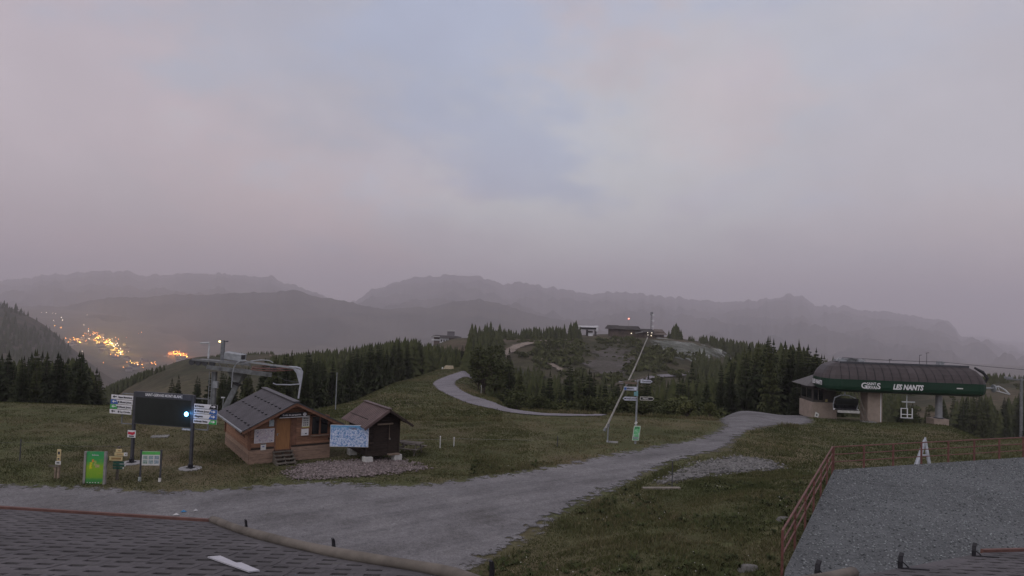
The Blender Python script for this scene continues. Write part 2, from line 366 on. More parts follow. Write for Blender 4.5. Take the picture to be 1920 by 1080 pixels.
# ------------------------------------------------------------------ ground sheet
def build_ground():
    A = np.linspace(-1.5,1.5,420); L = np.concatenate([np.exp(np.linspace(math.log(2),math.log(130),210)), np.exp(np.linspace(math.log(130),math.log(4500),220))[1:]])
    AA, LL = np.meshgrid(A, L); X = AA*LL; Y = LL; Z = terrain(X.ravel(),Y.ravel())
    V = np.stack([X.ravel(),Y.ravel(),Z],1); n = len(A); r = len(L)
    i = (np.arange(r-1)[:,None]*n+np.arange(n-1)[None]).ravel(); T = np.stack([i,i+1,i+n+1,i+n],1)
    o = link('ground', npmesh('ground', V, T, M_MEADOW, smooth=True)); o['kind'] = 'structure'
    # apron round and behind the building the camera stands on
    mb = MB(); mb.box((0,-60,-.35),(600,124.2,.3)); o = part('ground_apron', mb, M_MEADOW, None); o['kind'] = 'structure'
build_ground()
def inpoly(P, x, y):
    c = np.zeros(x.shape,bool); n = len(P); dist = np.full(x.shape,1e9)
    for i in range(n):
        x0,y0 = P[i]; x1,y1 = P[(i+1)%n]
        k = ((y0 > y) != (y1 > y)) & (x < (x1-x0)*(y-y0)/(y1-y0+1e-12)+x0); c ^= k
        L2 = (x1-x0)**2+(y1-y0)**2+1e-12; t = np.clip(((x-x0)*(x1-x0)+(y-y0)*(y1-y0))/L2,0,1)
        dist = np.minimum(dist, np.hypot(x-x0-t*(x1-x0), y-y0-t*(y1-y0)))
    return c, np.where(c, dist, -dist)
def smooth_poly(P, k=2):
    for _ in range(k):
        Q = []
        for i in range(len(P)):
            a = np.array(P[i]); b = np.array(P[(i+1)%len(P)]); Q += [tuple(a*.75+b*.25), tuple(a*.25+b*.75)]
        P = Q
    return P
def drape(name, P, m, cell, lift=.03, margin=.6, zfun=terrain, smooth=2, sy=1.0):
    P = smooth_poly([(p[0],p[1]) for p in P], smooth) if smooth else [(p[0],p[1]) for p in P]
    A = np.array(P); x0,y0 = A.min(0)-margin; x1,y1 = A.max(0)+margin; cy = cell*sy
    nx = int((x1-x0)/cell)+2; ny = int((y1-y0)/cy)+2
    X, Y = np.meshgrid(x0+np.arange(nx)*cell, y0+np.arange(ny)*cy)
    c, d = inpoly(P, X.ravel(), Y.ravel()); Z = zfun(X.ravel(),Y.ravel())+lift
    i = (np.arange(ny-1)[:,None]*nx+np.arange(nx-1)[None]).ravel(); T = np.stack([i,i+1,i+nx+1,i+nx],1)
    keep = (d[T] > -margin).all(1); T = T[keep]; used = np.unique(T); rm = np.zeros(nx*ny,int); rm[used] = np.arange(len(used))
    V = np.stack([X.ravel(),Y.ravel(),Z],1)[used]
    o = link(name, npmesh(name, V, rm[T], m, d[used], True)); o['kind'] = 'structure'
    return o, P
def px(L): return [tuple(gnd(u,v))[:2] for u,v in L]
def ribbon(C, wd):
    C = [Vector(c[:2]) for c in C]; Lf = []; Rt = []; m = len(C)
    for i, c in enumerate(C):
        d = (C[min(i+1,m-1)]-C[max(i-1,0)]).normalized(); n = Vector((-d.y,d.x)); k = wd[i] if isinstance(wd,list) else wd
        Lf.append(tuple(c+n*k/2)); Rt.append(tuple(c-n*k/2))
    return Lf+Rt[::-1]
YARD = px([(-60,902),(0,905),(130,908),(250,914),(330,918),(420,913),(520,905),(600,900),(700,906),(800,906),(900,891),(1000,878),(1100,858),(1200,839),(1290,825),(1335,808),(1350,796),(1338,788),(1330,783),(1400,781),(1470,777),(1530,787),(1535,796),(1470,799),(1405,809),(1385,835),(1362,848),(1290,860),(1240,886),(1200,906),(1100,949),(1040,986),(1000,1017),(950,1046),(905,1066)])+[(-1.2,20.5),(-.5,13),(-6,12),(-20,10),(-32,14)]
_, YARD_P = drape('gravel_road', YARD, M_YARD, .45, .035, 2.0)
PATHC = px([(1345,786),(1250,781),(1150,780),(1070,779),(1020,778),(985,775),(940,767),(900,755),(865,743),(838,728),(830,718),(845,709),(880,702)])
pe = Vector(PATHC[-1]); PATHC += [(pe.x+4,pe.y+12),(pe.x+14,pe.y+30)]
_, PATH_P = drape('gravel_path', ribbon(PATHC, [2,1.8,1.8,2,2.4,2.8,3,3.2,3.4,3.6,3.8,3.8,3.6,3.4,3]), M_PATH, .5, .07, .5)
STONE_P = px([(1208,912),(1262,880),(1305,863),(1390,852),(1450,863),(1492,880),(1400,889),(1330,897),(1245,912)])
drape('stone_bed', STONE_P, M_STONES, .4, .045, 1.6)
PINK_P = px([(520,890),(545,872),(620,864),(690,860),(750,858),(790,868),(818,880),(760,890),(700,896),(600,903),(540,903)])
drape('rubble_bed', PINK_P, M_PINK, .35, .06, 1.6)
drape('hill_track', ribbon(px([(938,672),(946,664),(962,653),(985,646),(1010,641),(1050,638),(1092,634)]), 6.5), M_TRACK, 1.4, .5, 2)
drape('lower_hill_track', ribbon(px([(1000,664),(1020,676),(1040,688),(1062,702)]), 5.0), M_TRACK, 1.4, .45, 2)
drape('valley_track', ribbon(px([(1150,722),(1200,714),(1260,706),(1330,693)]), 4.0), M_PATH, 1.2, .45, 2)
drape('scree_slope', px([(1225,636),(1270,640),(1330,655),(1362,661),(1350,680),(1300,684),(1250,668),(1228,655)]), M_SCREE, 1.6, .4, 8)
drape('dark_scree_slope', px([(1118,656),(1160,648),(1185,662),(1200,690),(1180,704),(1130,704),(1100,690),(1098,672)]), M_SCREE2, 1.6, .4, 10)
drape('forest_clearing', px([(490,672),(505,664),(520,664),(520,672)]), M_TRACK, 2, .4, 4)

# ------------------------------------------------------------------ mountains
def mountain_mat(name, dark, lite):
    m, nt, b = newmat(name); v = _vec(nt, scale=(1,1,1.6))
    c = _ramp(nt, _noise(nt, v, .0022, 8, .62), [(.42,dark), (.60,lite)])
    nt.links.new(c, b.inputs['Base Color']); b.inputs['Roughness'].default_value = 1; b.inputs['Specular IOR Level'].default_value = 0
    return m
M_MT = mountain_mat('mountain_forest', (.028,.032,.024), (.062,.058,.040))
def mountain(name, crest, D, foot, deep, seed, amp):
    cu = np.array([c[0] for c in crest],float); cv = np.array([c[1] for c in crest],float)
    U = np.arange(cu[0], cu[-1], 3.0); Vv = np.interp(U, cu, cv)
    Vv = Vv + (16 if seed == 4 else 9)*fbm(U/46,U*0,3,seed) + (9 if seed == 4 else 4)*(abs(fbm(U/17,U*0,4,seed+5))*-2+.35)
    Dv = np.interp(U, cu, D) if isinstance(D, list) else np.full(U.shape, float(D))
    rows = np.concatenate([np.linspace(0,1,34), 1+np.linspace(.06,.9,6)]); Vx = []
    for t in rows:
        a = (U-960)/F; Dd = Dv-deep*(1-t) if t <= 1 else Dv+(t-1)*deep
        zc = CAMZ-(Vv-hor(U))*Dv/F
        k = t**1.25 if t <= 1 else 1-(t-1)*.75
        z = foot+(zc-foot)*k
        rel = amp*fbm(a*Dv/420, Dd/420*np.ones_like(U), 5, seed+3)*np.clip(4*t*abs(1-t)+.06,0,1)
        Vx.append(np.stack([a*Dd, Dd, z+rel],1))
    V = np.concatenate(Vx); n = len(U); r = len(rows)
    i = (np.arange(r-1)[:,None]*n+np.arange(n-1)[None]).ravel(); T = np.stack([i,i+1,i+n+1,i+n],1)
    o = link(name, npmesh(name, V, T, M_MT, smooth=True)); o['kind'] = 'structure'
mountain('mountain_range', [(-800,540),(-300,522),(0,526),(60,520),(170,507),(300,513),(450,512),(520,522),(560,534),(610,554),(645,566),(672,560),(700,540),(740,523),(790,520),(830,514),(900,520),(940,530),(1000,531),(1050,540),(1090,547),(1150,550),(1190,550),(1240,553),(1280,560),(1330,562),(1400,568),(1450,563),(1485,554),(1508,554),(1530,570),(1600,580),(1650,587),(1700,591),(1760,594),(1785,604),(1803,625),(1850,641),(1900,650),(1940,668),(2200,690),(2700,700)],
         9600, -215, 6500, 4, 300)
mountain('wooded_hill', [(-800,575),(-300,572),(0,578),(120,572),(220,558),(330,551),(420,550),(520,546),(560,546),(620,560),(680,573),(740,580),(800,578),(850,565),(900,562),(950,575),(1000,590),(1100,612),(1250,640),(1500,680)],
         4700, -185, 1600, 9, 120)

# ------------------------------------------------------------------ air
def build_haze():
    m = bpy.data.materials.new('haze'); m.use_nodes = True; nt = m.node_tree; nt.nodes.clear()
    out = nt.nodes.new('ShaderNodeOutputMaterial'); pv = nt.nodes.new('ShaderNodeVolumePrincipled')
    pv.inputs['Color'].default_value = (.92,.875,.945,1); pv.inputs['Density'].default_value = HAZE; pv.inputs['Anisotropy'].default_value = .0
    nt.links.new(pv.outputs[0], out.inputs['Volume'])
    mb = MB(); mb.b2(-26000,26000,-900,15500,-330,760)
    o = part('haze', mb, m, None); o['kind'] = 'stuff'; o['label'] = 'pale lilac evening haze filling the valley air'
HAZE = 1.75e-4
build_haze()
# ================================================================== trees and ground cover
def leaf_mat(name, lo, hi, rnd=.3):
    m, nt, b = newmat(name); v = _vec(nt)
    c = _ramp(nt, _noise(nt, v, 1.1, 4, .7), [(.3,lo), (.7,hi)])
    oi = nt.nodes.new('ShaderNodeObjectInfo')
    c = _mixc(nt, 1.0, c, _ramp(nt, oi.outputs['Random'], [(0,(1-rnd,1-rnd,1-rnd)), (.6,(1,1,1)), (1,(1+rnd*1.3,1+rnd,1+rnd*.5))]), 'MULTIPLY')
    nt.links.new(c, b.inputs['Base Color']); b.inputs['Roughness'].default_value = .85; b.inputs['Specular IOR Level'].default_value = .12
    return m
M_NEEDLE = leaf_mat('spruce_needles', (.021,.030,.015), (.046,.053,.026), .45)
M_LEAF = leaf_mat('broad_leaves', (.040,.052,.022), (.080,.086,.038), .35)
M_BARK = mat('bark', (.085,.070,.058), .9, .3, 6)
def spruce(seed, H=15.0, R0=2.6):
    rd = random.Random(seed); mb = MB(); n = 34; lop = [rd.uniform(.82,1.15) for _ in range(8)]; gap = rd.uniform(.3,.85)
    for i in range(n):
        t = (i+rd.uniform(-.3,.3))/n; h = H*(.03+.95*max(0,t)); L0 = R0*(1-t)**.82*(1 if t > .06 else .8)+.12
        nb = 10 if t < .75 else 7; ph = rd.uniform(0,7)
        for k in range(nb):
            az = ph+2*math.pi*k/nb+rd.uniform(-.25,.25); L = L0*rd.uniform(.60,1.15)*lop[int(az*4/math.pi)%8]*(.6 if abs(t-gap) < .03 else 1); dr = rd.uniform(.30,.62)*(1-t*.75)
            dx, dy = math.cos(az), math.sin(az); ax, ay = -dy, dx; ns = 3 if L > .8 else 2
            P = lambda s: (dx*L*s, dy*L*s, h-dr*L*s*(1.15-.45*s))
            for q in range(ns):
                s0 = .10+q*.84/ns; s1 = s0+1.05/ns; a = P(s0); bq = P(min(1,s1)); wv = max(.18,L*(.46-.22*s0))*rd.uniform(.8,1.25); dn = rd.uniform(.22,.48)*L*(1-s0*.55)+.08
                for sg in (-1,1):
                    e = (bq[0]+ax*wv*sg*rd.uniform(.8,1.1), bq[1]+ay*wv*sg, bq[2]-dn)
                    mb.add([a, bq, e], [(0,1,2)])
            a = P(.25); bq = P(.95); mb.add([a, bq, ((a[0]+bq[0])/2+rd.uniform(-.2,.2),(a[1]+bq[1])/2+rd.uniform(-.2,.2),a[2]-L*rd.uniform(.35,.6)-.1)], [(0,1,2)])
    for k in range(6):
        az = k*1.047; mb.add([(0,0,H*1.02),(.16*math.cos(az),.16*math.sin(az),H*.94),(.16*math.cos(az+1.2),.16*math.sin(az+1.2),H*.935)], [(0,1,2)])
    tr = MB(); tr.cyl((0,0,-.8),(0,0,H*.5),.24,.14,7); tr.cyl((0,0,H*.5),(0,0,H*.97),.14,.02,6)
    return tr.mesh('trunk', M_BARK), mb.mesh('crown', M_NEEDLE)
def broadleaf(seed, H=8.0, W=3.2, stem=.18):
    rd = random.Random(seed); mb = MB(); tr = MB(); cl = []
    for i in range(13):
        a = rd.uniform(0,7); r = W*.62*math.sqrt(rd.random()); z = H*rd.uniform(stem+.12,.86); r *= 1.1-.75*max(0,z/H-.4)
        cl.append((r*math.cos(a), r*math.sin(a), z, rd.uniform(.8,1.35)*W*.34))
    for x, y, z, s in cl:
        tr.tube([(0,0,H*stem*.6),(x*.45,y*.45,z*.6),(x,y,z)], [.11,.06,.02], 5)
        for k in range(130):
            v = Vector((rd.gauss(0,1),rd.gauss(0,1),rd.gauss(0,1))).normalized()*s*rd.uniform(.55,1.08); c = Vector((x,y,z))+Vector((v.x,v.y,v.z*.85))
            d1 = Vector((rd.gauss(0,1),rd.gauss(0,1),rd.gauss(0,.7))).normalized()*rd.uniform(.13,.25); d2 = Vector((rd.gauss(0,1),rd.gauss(0,1),rd.gauss(0,.7))).normalized()*rd.uniform(.10,.2)
            mb.add([c-d1,c-d2,c+d1,c+d2], [(0,1,2,3)])
    tr.tube([(0,0,-.6),(.05,0,H*.25),(0,.1,H*.55)], [.2,.15,.06], 7)
    return tr.mesh('trunk', M_BARK), mb.mesh('crown', M_LEAF)
SPR = [spruce(s, 15, r) for s, r in ((1,2.5),(2,2.9),(3,2.3),(4,3.3),(5,2.6),(6,1.9),(7,2.8),(8,3.0))]
BRD = [broadleaf(s, 8, wd) for s, wd in ((11,3.0),(12,3.6),(13,2.7))]
BSH = [broadleaf(s, 3.2, wd, .05) for s, wd in ((21,2.2),(22,2.8))]
def tree(kind, x, y, H, label, group, wf=1.0, name=None):
    src, base, nm, cat = {'s':(SPR,15,'spruce_tree','tree'),'b':(BRD,8,'broadleaf_tree','tree'),'u':(BSH,3.2,'bush','bush')}[kind]
    tm, cm = random.choice(src); s = H/base
    o = thing(name or nm, label, cat, (x,y,tz(x,y)-.1*s), random.uniform(0,6.28), group); o.scale = (s*wf,s*wf*random.uniform(.9,1.1),s); o.rotation_euler[0] = random.gauss(0,.02); o.rotation_euler[1] = random.gauss(0,.02)
    link('trunk', tm, o); link('crown', cm, o); return o
TREES = []
def spread(n, u0, u1, dfun, gap, tries=40):
    out = []
    for _ in range(n*tries):
        if len(out) >= n: break
        u = random.uniform(u0,u1); a, b = dfun(u); D = a+(b-a)*random.random()**1.2; x = (u-960)/F*D
        if all((x-p[1])**2+(D-p[2])**2 > gap*gap for p in TREES+[(0,q[1],q[2]) for q in out]): out.append((u,x,D))
    return out
def stand(n, u0, u1, dfun, env, gap, label, group, kind='s', lower=26, hmin=7, hmax=24, wf=(.8,1.25), where=None):
    eu = [e[0] for e in env]; ev = [e[1] for e in env]; P = spread(n, u0, u1, dfun, gap)
    Ds = sorted(p[2] for p in P); d1 = Ds[len(Ds)//3]
    for u, x, D in P:
        if where: lb = '%s, %s, %s part of the %s' % (label, 'front rows' if D < d1 else 'back rows', 'left' if u < u0+(u1-u0)/3 else 'middle' if u < u0+(u1-u0)*2/3 else 'right', where)
        else: lb = label
        v = np.interp(u, eu, ev)+random.random()**1.3*lower*1.15; zt_ = CAMZ-(v-hor(u))*D/F; H = zt_-tz(x,D)
        if H < hmin*.55: continue
        H = min(max(H,hmin),hmax); TREES.append((0,x,D)); tree(kind, x, D, H, lb, group, random.uniform(*wf))
L1 = 'tall dark spruce in the dense wood behind the left meadow'
stand(60, -22, 203, lambda u: (72,112), [(-70,662),(0,661),(25,655),(60,664),(75,652),(110,662),(130,655),(165,658),(180,676),(196,700),(205,730)], 1.9, 'dark spruce', 'spruces behind the left meadow', wf=(1.0,1.55), lower=24, where='wood behind the left meadow')
def dc(u): a = float(np.interp(u, [505,560,650,720,770,850,905],[76,80,88,112,150,176,168])); return (a, a+48)
L2 = 'dark spruce in the wood between the huts and the winding path'
ENV2 = [(505,700),(520,658),(560,652),(600,656),(640,664),(665,652),(690,640),(720,638),(745,628),(780,626),(800,634),(830,646),(870,648),(890,640),(905,622)]
stand(74, 508, 900, dc, ENV2, 3.0, 'dark spruce', 'spruces behind the huts', lower=34, wf=(.85,1.42), where='wood behind the huts')
L3 = 'dark spruce in the hollow beyond the meadow path'
ENV3 = [(935,700),(958,668),(1000,690),(1060,696),(1085,682),(1120,695),(1160,712),(1200,706),(1225,700),(1260,696),(1290,690),(1330,700),(1350,690)]
stand(48, 942, 1345, lambda u: (84,128), ENV3, 2.8, 'dark spruce', 'spruces in the hollow', lower=30, hmax=15, where='hollow beyond the meadow')
L4 = 'dark spruce in the tall wood beside the green lift station'
ENV4 = [(1350,690),(1365,660),(1390,646),(1420,638),(1442,628),(1480,632),(1510,638),(1530,648),(1545,664),(1575,668)]
stand(64, 1350, 1570, lambda u: (93,150), ENV4, 2.3, 'dark spruce', 'spruces beside the lift station', lower=34, hmax=22, wf=(.85,1.42), where='wood beside the green station')
L5 = 'dark spruce on the slope below the bullwheel lift'
ENV5 = [(265,735),(300,712),(345,706),(380,700),(440,690),(470,684),(500,676)]
stand(20, 290, 505, lambda u: (84,140), ENV5, 3.4, 'dark spruce', 'spruces below the bullwheel lift', lower=24, hmax=14, where='slope below the bullwheel lift')
for u, v0, v1, D, wf in ((906,662,742,104,1.25),(930,672,748,101,1.1),(897,690,738,108,1.0),(952,690,752,97,.9)):
    p = pt(u,v1,D); TREES.append((0,p.x,D)); tree('b', p.x, D, (v1-v0)*D/F+1.5, {906:'tall rounded leafy tree where the path bends out of sight',930:'leafy tree next to the tallest rounded tree at the path bend',897:'small leafy tree at the inner edge of the path bend',952:'small leafy tree below the path bend'}[u], 'leafy trees at the path bend', wf)
for u, v0, D in ((958,652,112),(1070,672,108),(1108,690,100),(1218,700,92),(1300,676,128)):
    x = (u-960)/F*D; z = CAMZ-(v0-hor(u))*D/F; TREES.append((0,x,D)); tree('s', x, D, z-tz(x,D), L3, 'spruces in the hollow', 1.1)
stand(30, 965, 1345, lambda u: (72,92), [(965,742),(1100,742),(1345,750)], 2.4, 'low leafy bush', 'bushes along the meadow edge', 'u', 14, 2.0, 5, where='far meadow edge')
LR = 'dark tree'
stand(12, 1690, 1745, lambda u: (104,120), [(1690,752),(1720,748),(1745,765)], 2.0, LR, 'trees below the lift station', 's', 20, 4, 9, where='slope below the green station')
stand(16, 1755, 1858, lambda u: (150,205), [(1755,738),(1800,732),(1858,726)], 3.2, LR, 'trees below the lift station', 's', 18, 6, 14, where='slope below the green station')
stand(8, 1885, 1928, lambda u: (150,200), [(1885,735),(1960,728)], 3.2, LR, 'trees below the lift station', 's', 18, 6, 14, where='slope below the green station')
# everything farther than the picked-out trees: one wood
def far_forest():
    rd = random.Random(5); Vs = []; Ts = []; off = 0; tm = []
    for s in range(4):
        V = []; T = []; ly = 7
        for i in range(ly):
            z0 = .05+.86*i/ly; z1 = min(1.0, z0+.34*(1-.45*i/ly)); r = .20*(1-i/ly)**.85+.015; n = 8; b = len(V)
            for k in range(n):
                a = 2*math.pi*(k+.5*(i%2))/n; q = r*(1.15 if k%2 else .62)*rd.uniform(.85,1.2); V.append((q*math.cos(a),q*math.sin(a),z0+rd.uniform(-.03,.02)))
            V.append((0,0,z1)); T += [(b+k,b+(k+1)%n,b+n) for k in range(n)]
        tm.append((np.array(V),np.array(T)))
    def put(x, y, H, wf=1.0):
        nonlocal off
        V, T = tm[rd.randrange(4)]; a = rd.uniform(0,6.28); c, s = math.cos(a), math.sin(a)
        Q = np.stack([(V[:,0]*c-V[:,1]*s)*H*wf+x,(V[:,0]*s+V[:,1]*c)*H*wf+y,V[:,2]*H+tz(x,y)-.3],1); Vs.append(Q); Ts.append(T+off); off += len(V)
    def zone(n, u0, u1, d0, d1, env=None, H=(7,13), lower=8, wf=1.0, dens=None):
        for _ in range(n):
            u = rd.uniform(u0,u1); D = d0+(d1-d0)*rd.random(); x = (u-960)/F*D
            if dens and dens(x,D) < rd.random(): continue
            if env:
                v = np.interp(u,[e[0] for e in env],[e[1] for e in env])+rd.random()*lower; h = CAMZ-(v-hor(u))*D/F-tz(x,D)
                if h < 2.5: continue
                h = min(h, H[1])
            else: h = rd.uniform(*H)
            put(x, D, h, wf*rd.uniform(.85,1.2))
    zone(150, 925, 1092, 352, 392, [(925,616),(945,612),(965,616),(1000,610),(1040,608),(1070,602),(1080,597),(1092,604)], (5,15), 9)
    zone(14, 1254, 1282, 386, 400, [(1254,618),(1262,610),(1270,601),(1276,612),(1282,616)], (5,13), 5)
    zone(4, 1293, 1304, 386, 396, [(1293,628),(1297,626),(1304,628)], (4,9), 3)
    zone(150, 1308, 1440, 385, 440, [(1308,628),(1320,624),(1345,628),(1380,634),(1440,640)], (5,16), 8)
    zone(260, 1300, 1440, 200, 330, None, (7,12), dens=lambda x,D: .75)
    zone(420, 880, 1340, 130, 240, None, (5,10), dens=lambda x,D: 1.5*vnoise(x/22,D/22,4))
    zone(140, 885, 945, 200, 330, None, (6,11))
    zone(420, 505, 905, 190, 330, [(505,662),(600,652),(690,640),(760,634),(800,640),(880,644),(905,632)], (6,16), 12)
    zone(120, 515, 640, 130, 200, [(515,660),(600,654),(640,660)], (6,18), 12)
    zone(420, 205, 368, 285, 335, [(205,722),(235,708),(270,694),(300,684),(330,677),(368,671)], (3,10), 7)
    zone(300, 380, 520, 340, 430, [(380,668),(420,660),(470,657),(520,655)], (4,12), 7)
    zone(260, 1590, 1960, 300, 360, [(1590,690),(1680,705),(1840,702),(1862,695),(1890,696),(1925,702),(1960,700)], (6,14), 7)
    zone(240, 1440, 1700, 160, 300, None, (8,13))
    zone(900, -120, 140, 760, 1320, None, (9,15), dens=lambda x,D: 1.9*vnoise(x/150,D/150,8)-.2)
    zone(420, -60, 520, 480, 900, None, (8,13), dens=lambda x,D: 1.5*vnoise(x/90,D/90,3)-.2)
    zone(110, -70, 200, 100, 135, [(-70,664),(0,664),(60,668),(110,665),(165,664),(180,682),(200,720)], (6,20), 14, 1.15)
    zone(120, 1350, 1572, 125, 180, [(1350,692),(1390,650),(1442,634),(1510,642),(1545,668),(1572,672)], (6,20), 16, 1.15)
    zone(160, 660, 900, 150, 215, ENV2, (6,18), 16, 1.15)
    zone(110, 942, 1345, 100, 140, ENV3, (5,13), 22, 1.15)
    zone(60, 1755, 1960, 170, 230, [(1755,742),(1800,736),(1858,730),(1870,760),(1884,760),(1890,738),(1960,732)], (3,11), 12)
    V = np.concatenate(Vs); T = np.concatenate(Ts)
    o = link('forest', npmesh('forest', V, T, M_NEEDLE)); o['kind'] = 'stuff'; o['label'] = 'far dark spruce woods on the hills and valley sides'
far_forest()
# shrubs on the hill face
def shrubs():
    rd = random.Random(8); Vs = []; n = 0; Ts = []
    def clump(x, y, s):
        nonlocal n
        z = tz(x,y); k = 60
        a = rng.normal(size=(k,3)); a /= np.linalg.norm(a,axis=1)[:,None]; a *= (rng.random((k,1))**.4)*s; a[:,2] = abs(a[:,2])*.9
        c = a+np.array((x,y,z)); d1 = rng.normal(size=(k,3))*s*.20; d2 = rng.normal(size=(k,3))*s*.17
        Vs.append(np.stack([c-d1,c-d2,c+d1,c+d2],1).reshape(-1,3)); Ts.append(np.arange(n,n+4*k).reshape(-1,4)); n += 4*k
    for u0, u1, d0, d1, k, sz in ((1005,1092,285,350,110,(1.2,2.8)),(1190,1320,285,352,150,(1.0,2.6)),(1120,1200,352,374,50,(1.0,2.2)),(960,1345,240,300,120,(1.2,2.8)),(950,1000,330,360,20,(.8,1.6)),(1095,1205,295,352,90,(.5,1.3))):
        for _ in range(k):
            u = rd.uniform(u0,u1); D = rd.uniform(d0,d1); x = (u-960)/F*D
            if vnoise(x/14,D/14,6)+.3*vnoise(x/5,D/5,2) > .52: clump(x, D, rd.uniform(*sz))
    for _ in range(160):
        u = rd.uniform(1680,1940); D = rd.uniform(130,290); x = (u-960)/F*D
        if vnoise(x/18,D/18,16) > .5: clump(x, D, rd.uniform(.8,2.2))
    o = link('shrubbery', npmesh('shrubbery', np.concatenate(Vs), np.concatenate(Ts), M_LEAF)); o['kind'] = 'stuff'; o['label'] = 'scattered leafy shrubs covering the hill face'
shrubs()
# grass blades, weeds and loose stones
def blade_mat():
    m, nt, b = newmat('grass_blades'); at = nt.nodes.new('ShaderNodeAttribute'); at.attribute_name = 'tint'
    c = _ramp(nt, at.outputs['Fac'], [(0,(.040,.052,.020)), (.45,(.082,.089,.038)), (.75,(.125,.110,.058)), (1,(.20,.165,.10))])
    nt.links.new(c, b.inputs['Base Color']); b.inputs['Roughness'].default_value = .9; b.inputs['Specular IOR Level'].default_value = .1
    return m
M_BLADE = blade_mat()
ROADS = [YARD_P, PATH_P]
def grass(name, label, n, region, hfun, wfun, dry, block=()):
    xs, ys = region(n); keep = np.ones(len(xs),bool)
    for P in ROADS+list(block):
        c, d = inpoly(P, xs, ys); keep &= d < .1+.5*(rng.random(len(xs))-.35)
    xs = xs[keep]; ys = ys[keep]; k = len(xs); z = terrain(xs,ys)-.01
    tuft = .45+1.1*np.clip(vnoise(xs*.9,ys*.9,31)-.2,0,1); h = hfun(k)*tuft; wd = wfun(k); a = rng.random(k)*6.283; ln = (rng.random(k)*.9+.1)*h; b = rng.random(k)*6.283
    p = np.stack([xs,ys,z],1); e = np.stack([np.cos(a),np.sin(a),0*a],1)*wd[:,None]/2; t = p+np.stack([np.cos(b)*ln,np.sin(b)*ln,h],1)
    V = np.stack([p-e,p+e,t],1).reshape(-1,3); T = np.arange(3*k).reshape(-1,3)
    tint = np.clip(dry+.9*fbm(xs/5,ys/5,4,41)+rng.normal(0,.16,k),0,1); tint = np.repeat(tint,3)
    o = link(name, npmesh(name, V, T, M_BLADE, tint)); o['kind'] = 'stuff'; o['label'] = label
def weeds():
    n = 2600; x = -2+rng.random(n)*20; y = 15.5+rng.random(n)*25; ok = np.ones(n,bool)
    for P in ROADS+[STONE_P,[(8.2,19.8),(4.4,11.6),(31.5,11.6),(31.5,39.2),(16.3,33.5)]]:
        c, d = inpoly(P, x, y); ok &= d < -.1
    ok &= vnoise(x*.35,y*.35,77) > .42
    x = x[ok]; y = y[ok]; k = len(x); z = terrain(x,y); V = []; T = []; tint = []
    for i in range(k):
        s = rng.uniform(.07,.19); dk = rng.uniform(0,.35)
        for j in range(6):
            a = rng.uniform(0,6.28); c, q = math.cos(a), math.sin(a); h = s*rng.uniform(.4,1.3); b = len(V); w_ = s*.28
            p0 = np.array((x[i],y[i],z[i])); m_ = p0+np.array((c*s*.6,q*s*.6,h)); t_ = p0+np.array((c*s*1.25,q*s*1.25,h*.7)); e = np.array((-q,c,0))*w_
            V += [p0,m_-e,t_,m_+e]; T.append((b,b+1,b+2,b+3)); tint += [dk]*4
    o = link('weeds', npmesh('weeds', V, T, M_BLADE, tint)); o['kind'] = 'stuff'; o['label'] = 'broad-leaved weeds growing on the grass bank'
    V = []; T = []
    for i in range(0,k,14):
        for _ in range(rng.integers(1,3)):
            c = np.array((x[i]+rng.normal(0,.2),y[i]+rng.normal(0,.2),z[i]+rng.uniform(.12,.28))); r = rng.uniform(.012,.026); b = len(V)
            V += [c+np.array((r,0,0)),c+np.array((0,r,r*.6)),c+np.array((-r,0,0)),c+np.array((0,-r,-r*.6))]; T.append((b,b+1,b+2,b+3))
    o = link('wild_flowers', npmesh('wild_flowers', V, T, mat('petals',(.36,.35,.30),.8,.2,3))); o['kind'] = 'stuff'; o['label'] = 'tiny pale wild flowers dotted over the grass bank'
weeds()
def fan(u0, u1, d0, d1):
    def f(n):
        D = np.sqrt(d0*d0+(d1*d1-d0*d0)*rng.random(n)**1.5); u = u0+(u1-u0)*rng.random(n); return (u-960)/F*D, D
    return f
# ================================================================== terrace, railing
TZ = 1.42
TER_A = Vector((8.25,19.8)); TER_B = Vector((16.3,33.5)); TER_C = Vector((31.5,39.2)); TER_D = Vector((31.5,11.6)); TER_E = Vector((4.5,11.6))
TER = [tuple(p) for p in (TER_E-Vector((.15,0)),TER_D,TER_C,TER_B,TER_A)]
M_CONC = mat('concrete', (.36,.33,.30), .9, .12, 3, bump=.2)
M_RAIL = mat('red_brown_paint', (.145,.062,.052), .6, .25, 5)
M_WHITE = mat('white_paint', (.68,.68,.70), .55, .08, 3)
M_BLACK = mat('black_metal', (.022,.022,.026), .5, .2, 6)
M_DGREY = mat('dark_grey_metal', (.055,.057,.065), .5, .2, 5)
M_GALV = mat('galvanised_steel', (.30,.32,.34), .5, .18, 3, metallic=.35)
M_GALVD = mat('weathered_steel', (.17,.18,.185), .6, .25, 2, metallic=.25)
M_WOOD = mat('raw_wood', (.24,.185,.14), .85, .25, 5, stretch=(1,6,1))
def pmat(name, c, **k): return mat(name, c, **k)
mb = MB(); mb.slab(TER, -.6, TZ-.03); o = part('terrace', mb, M_CONC, None); o['kind'] = 'structure'
o = link('terrace_gravel', npmesh('terrace_gravel', [(x,y,TZ) for x,y in TER], [tuple(range(len(TER)))], M_TERR, [9.0]*len(TER))); o['kind'] = 'structure'
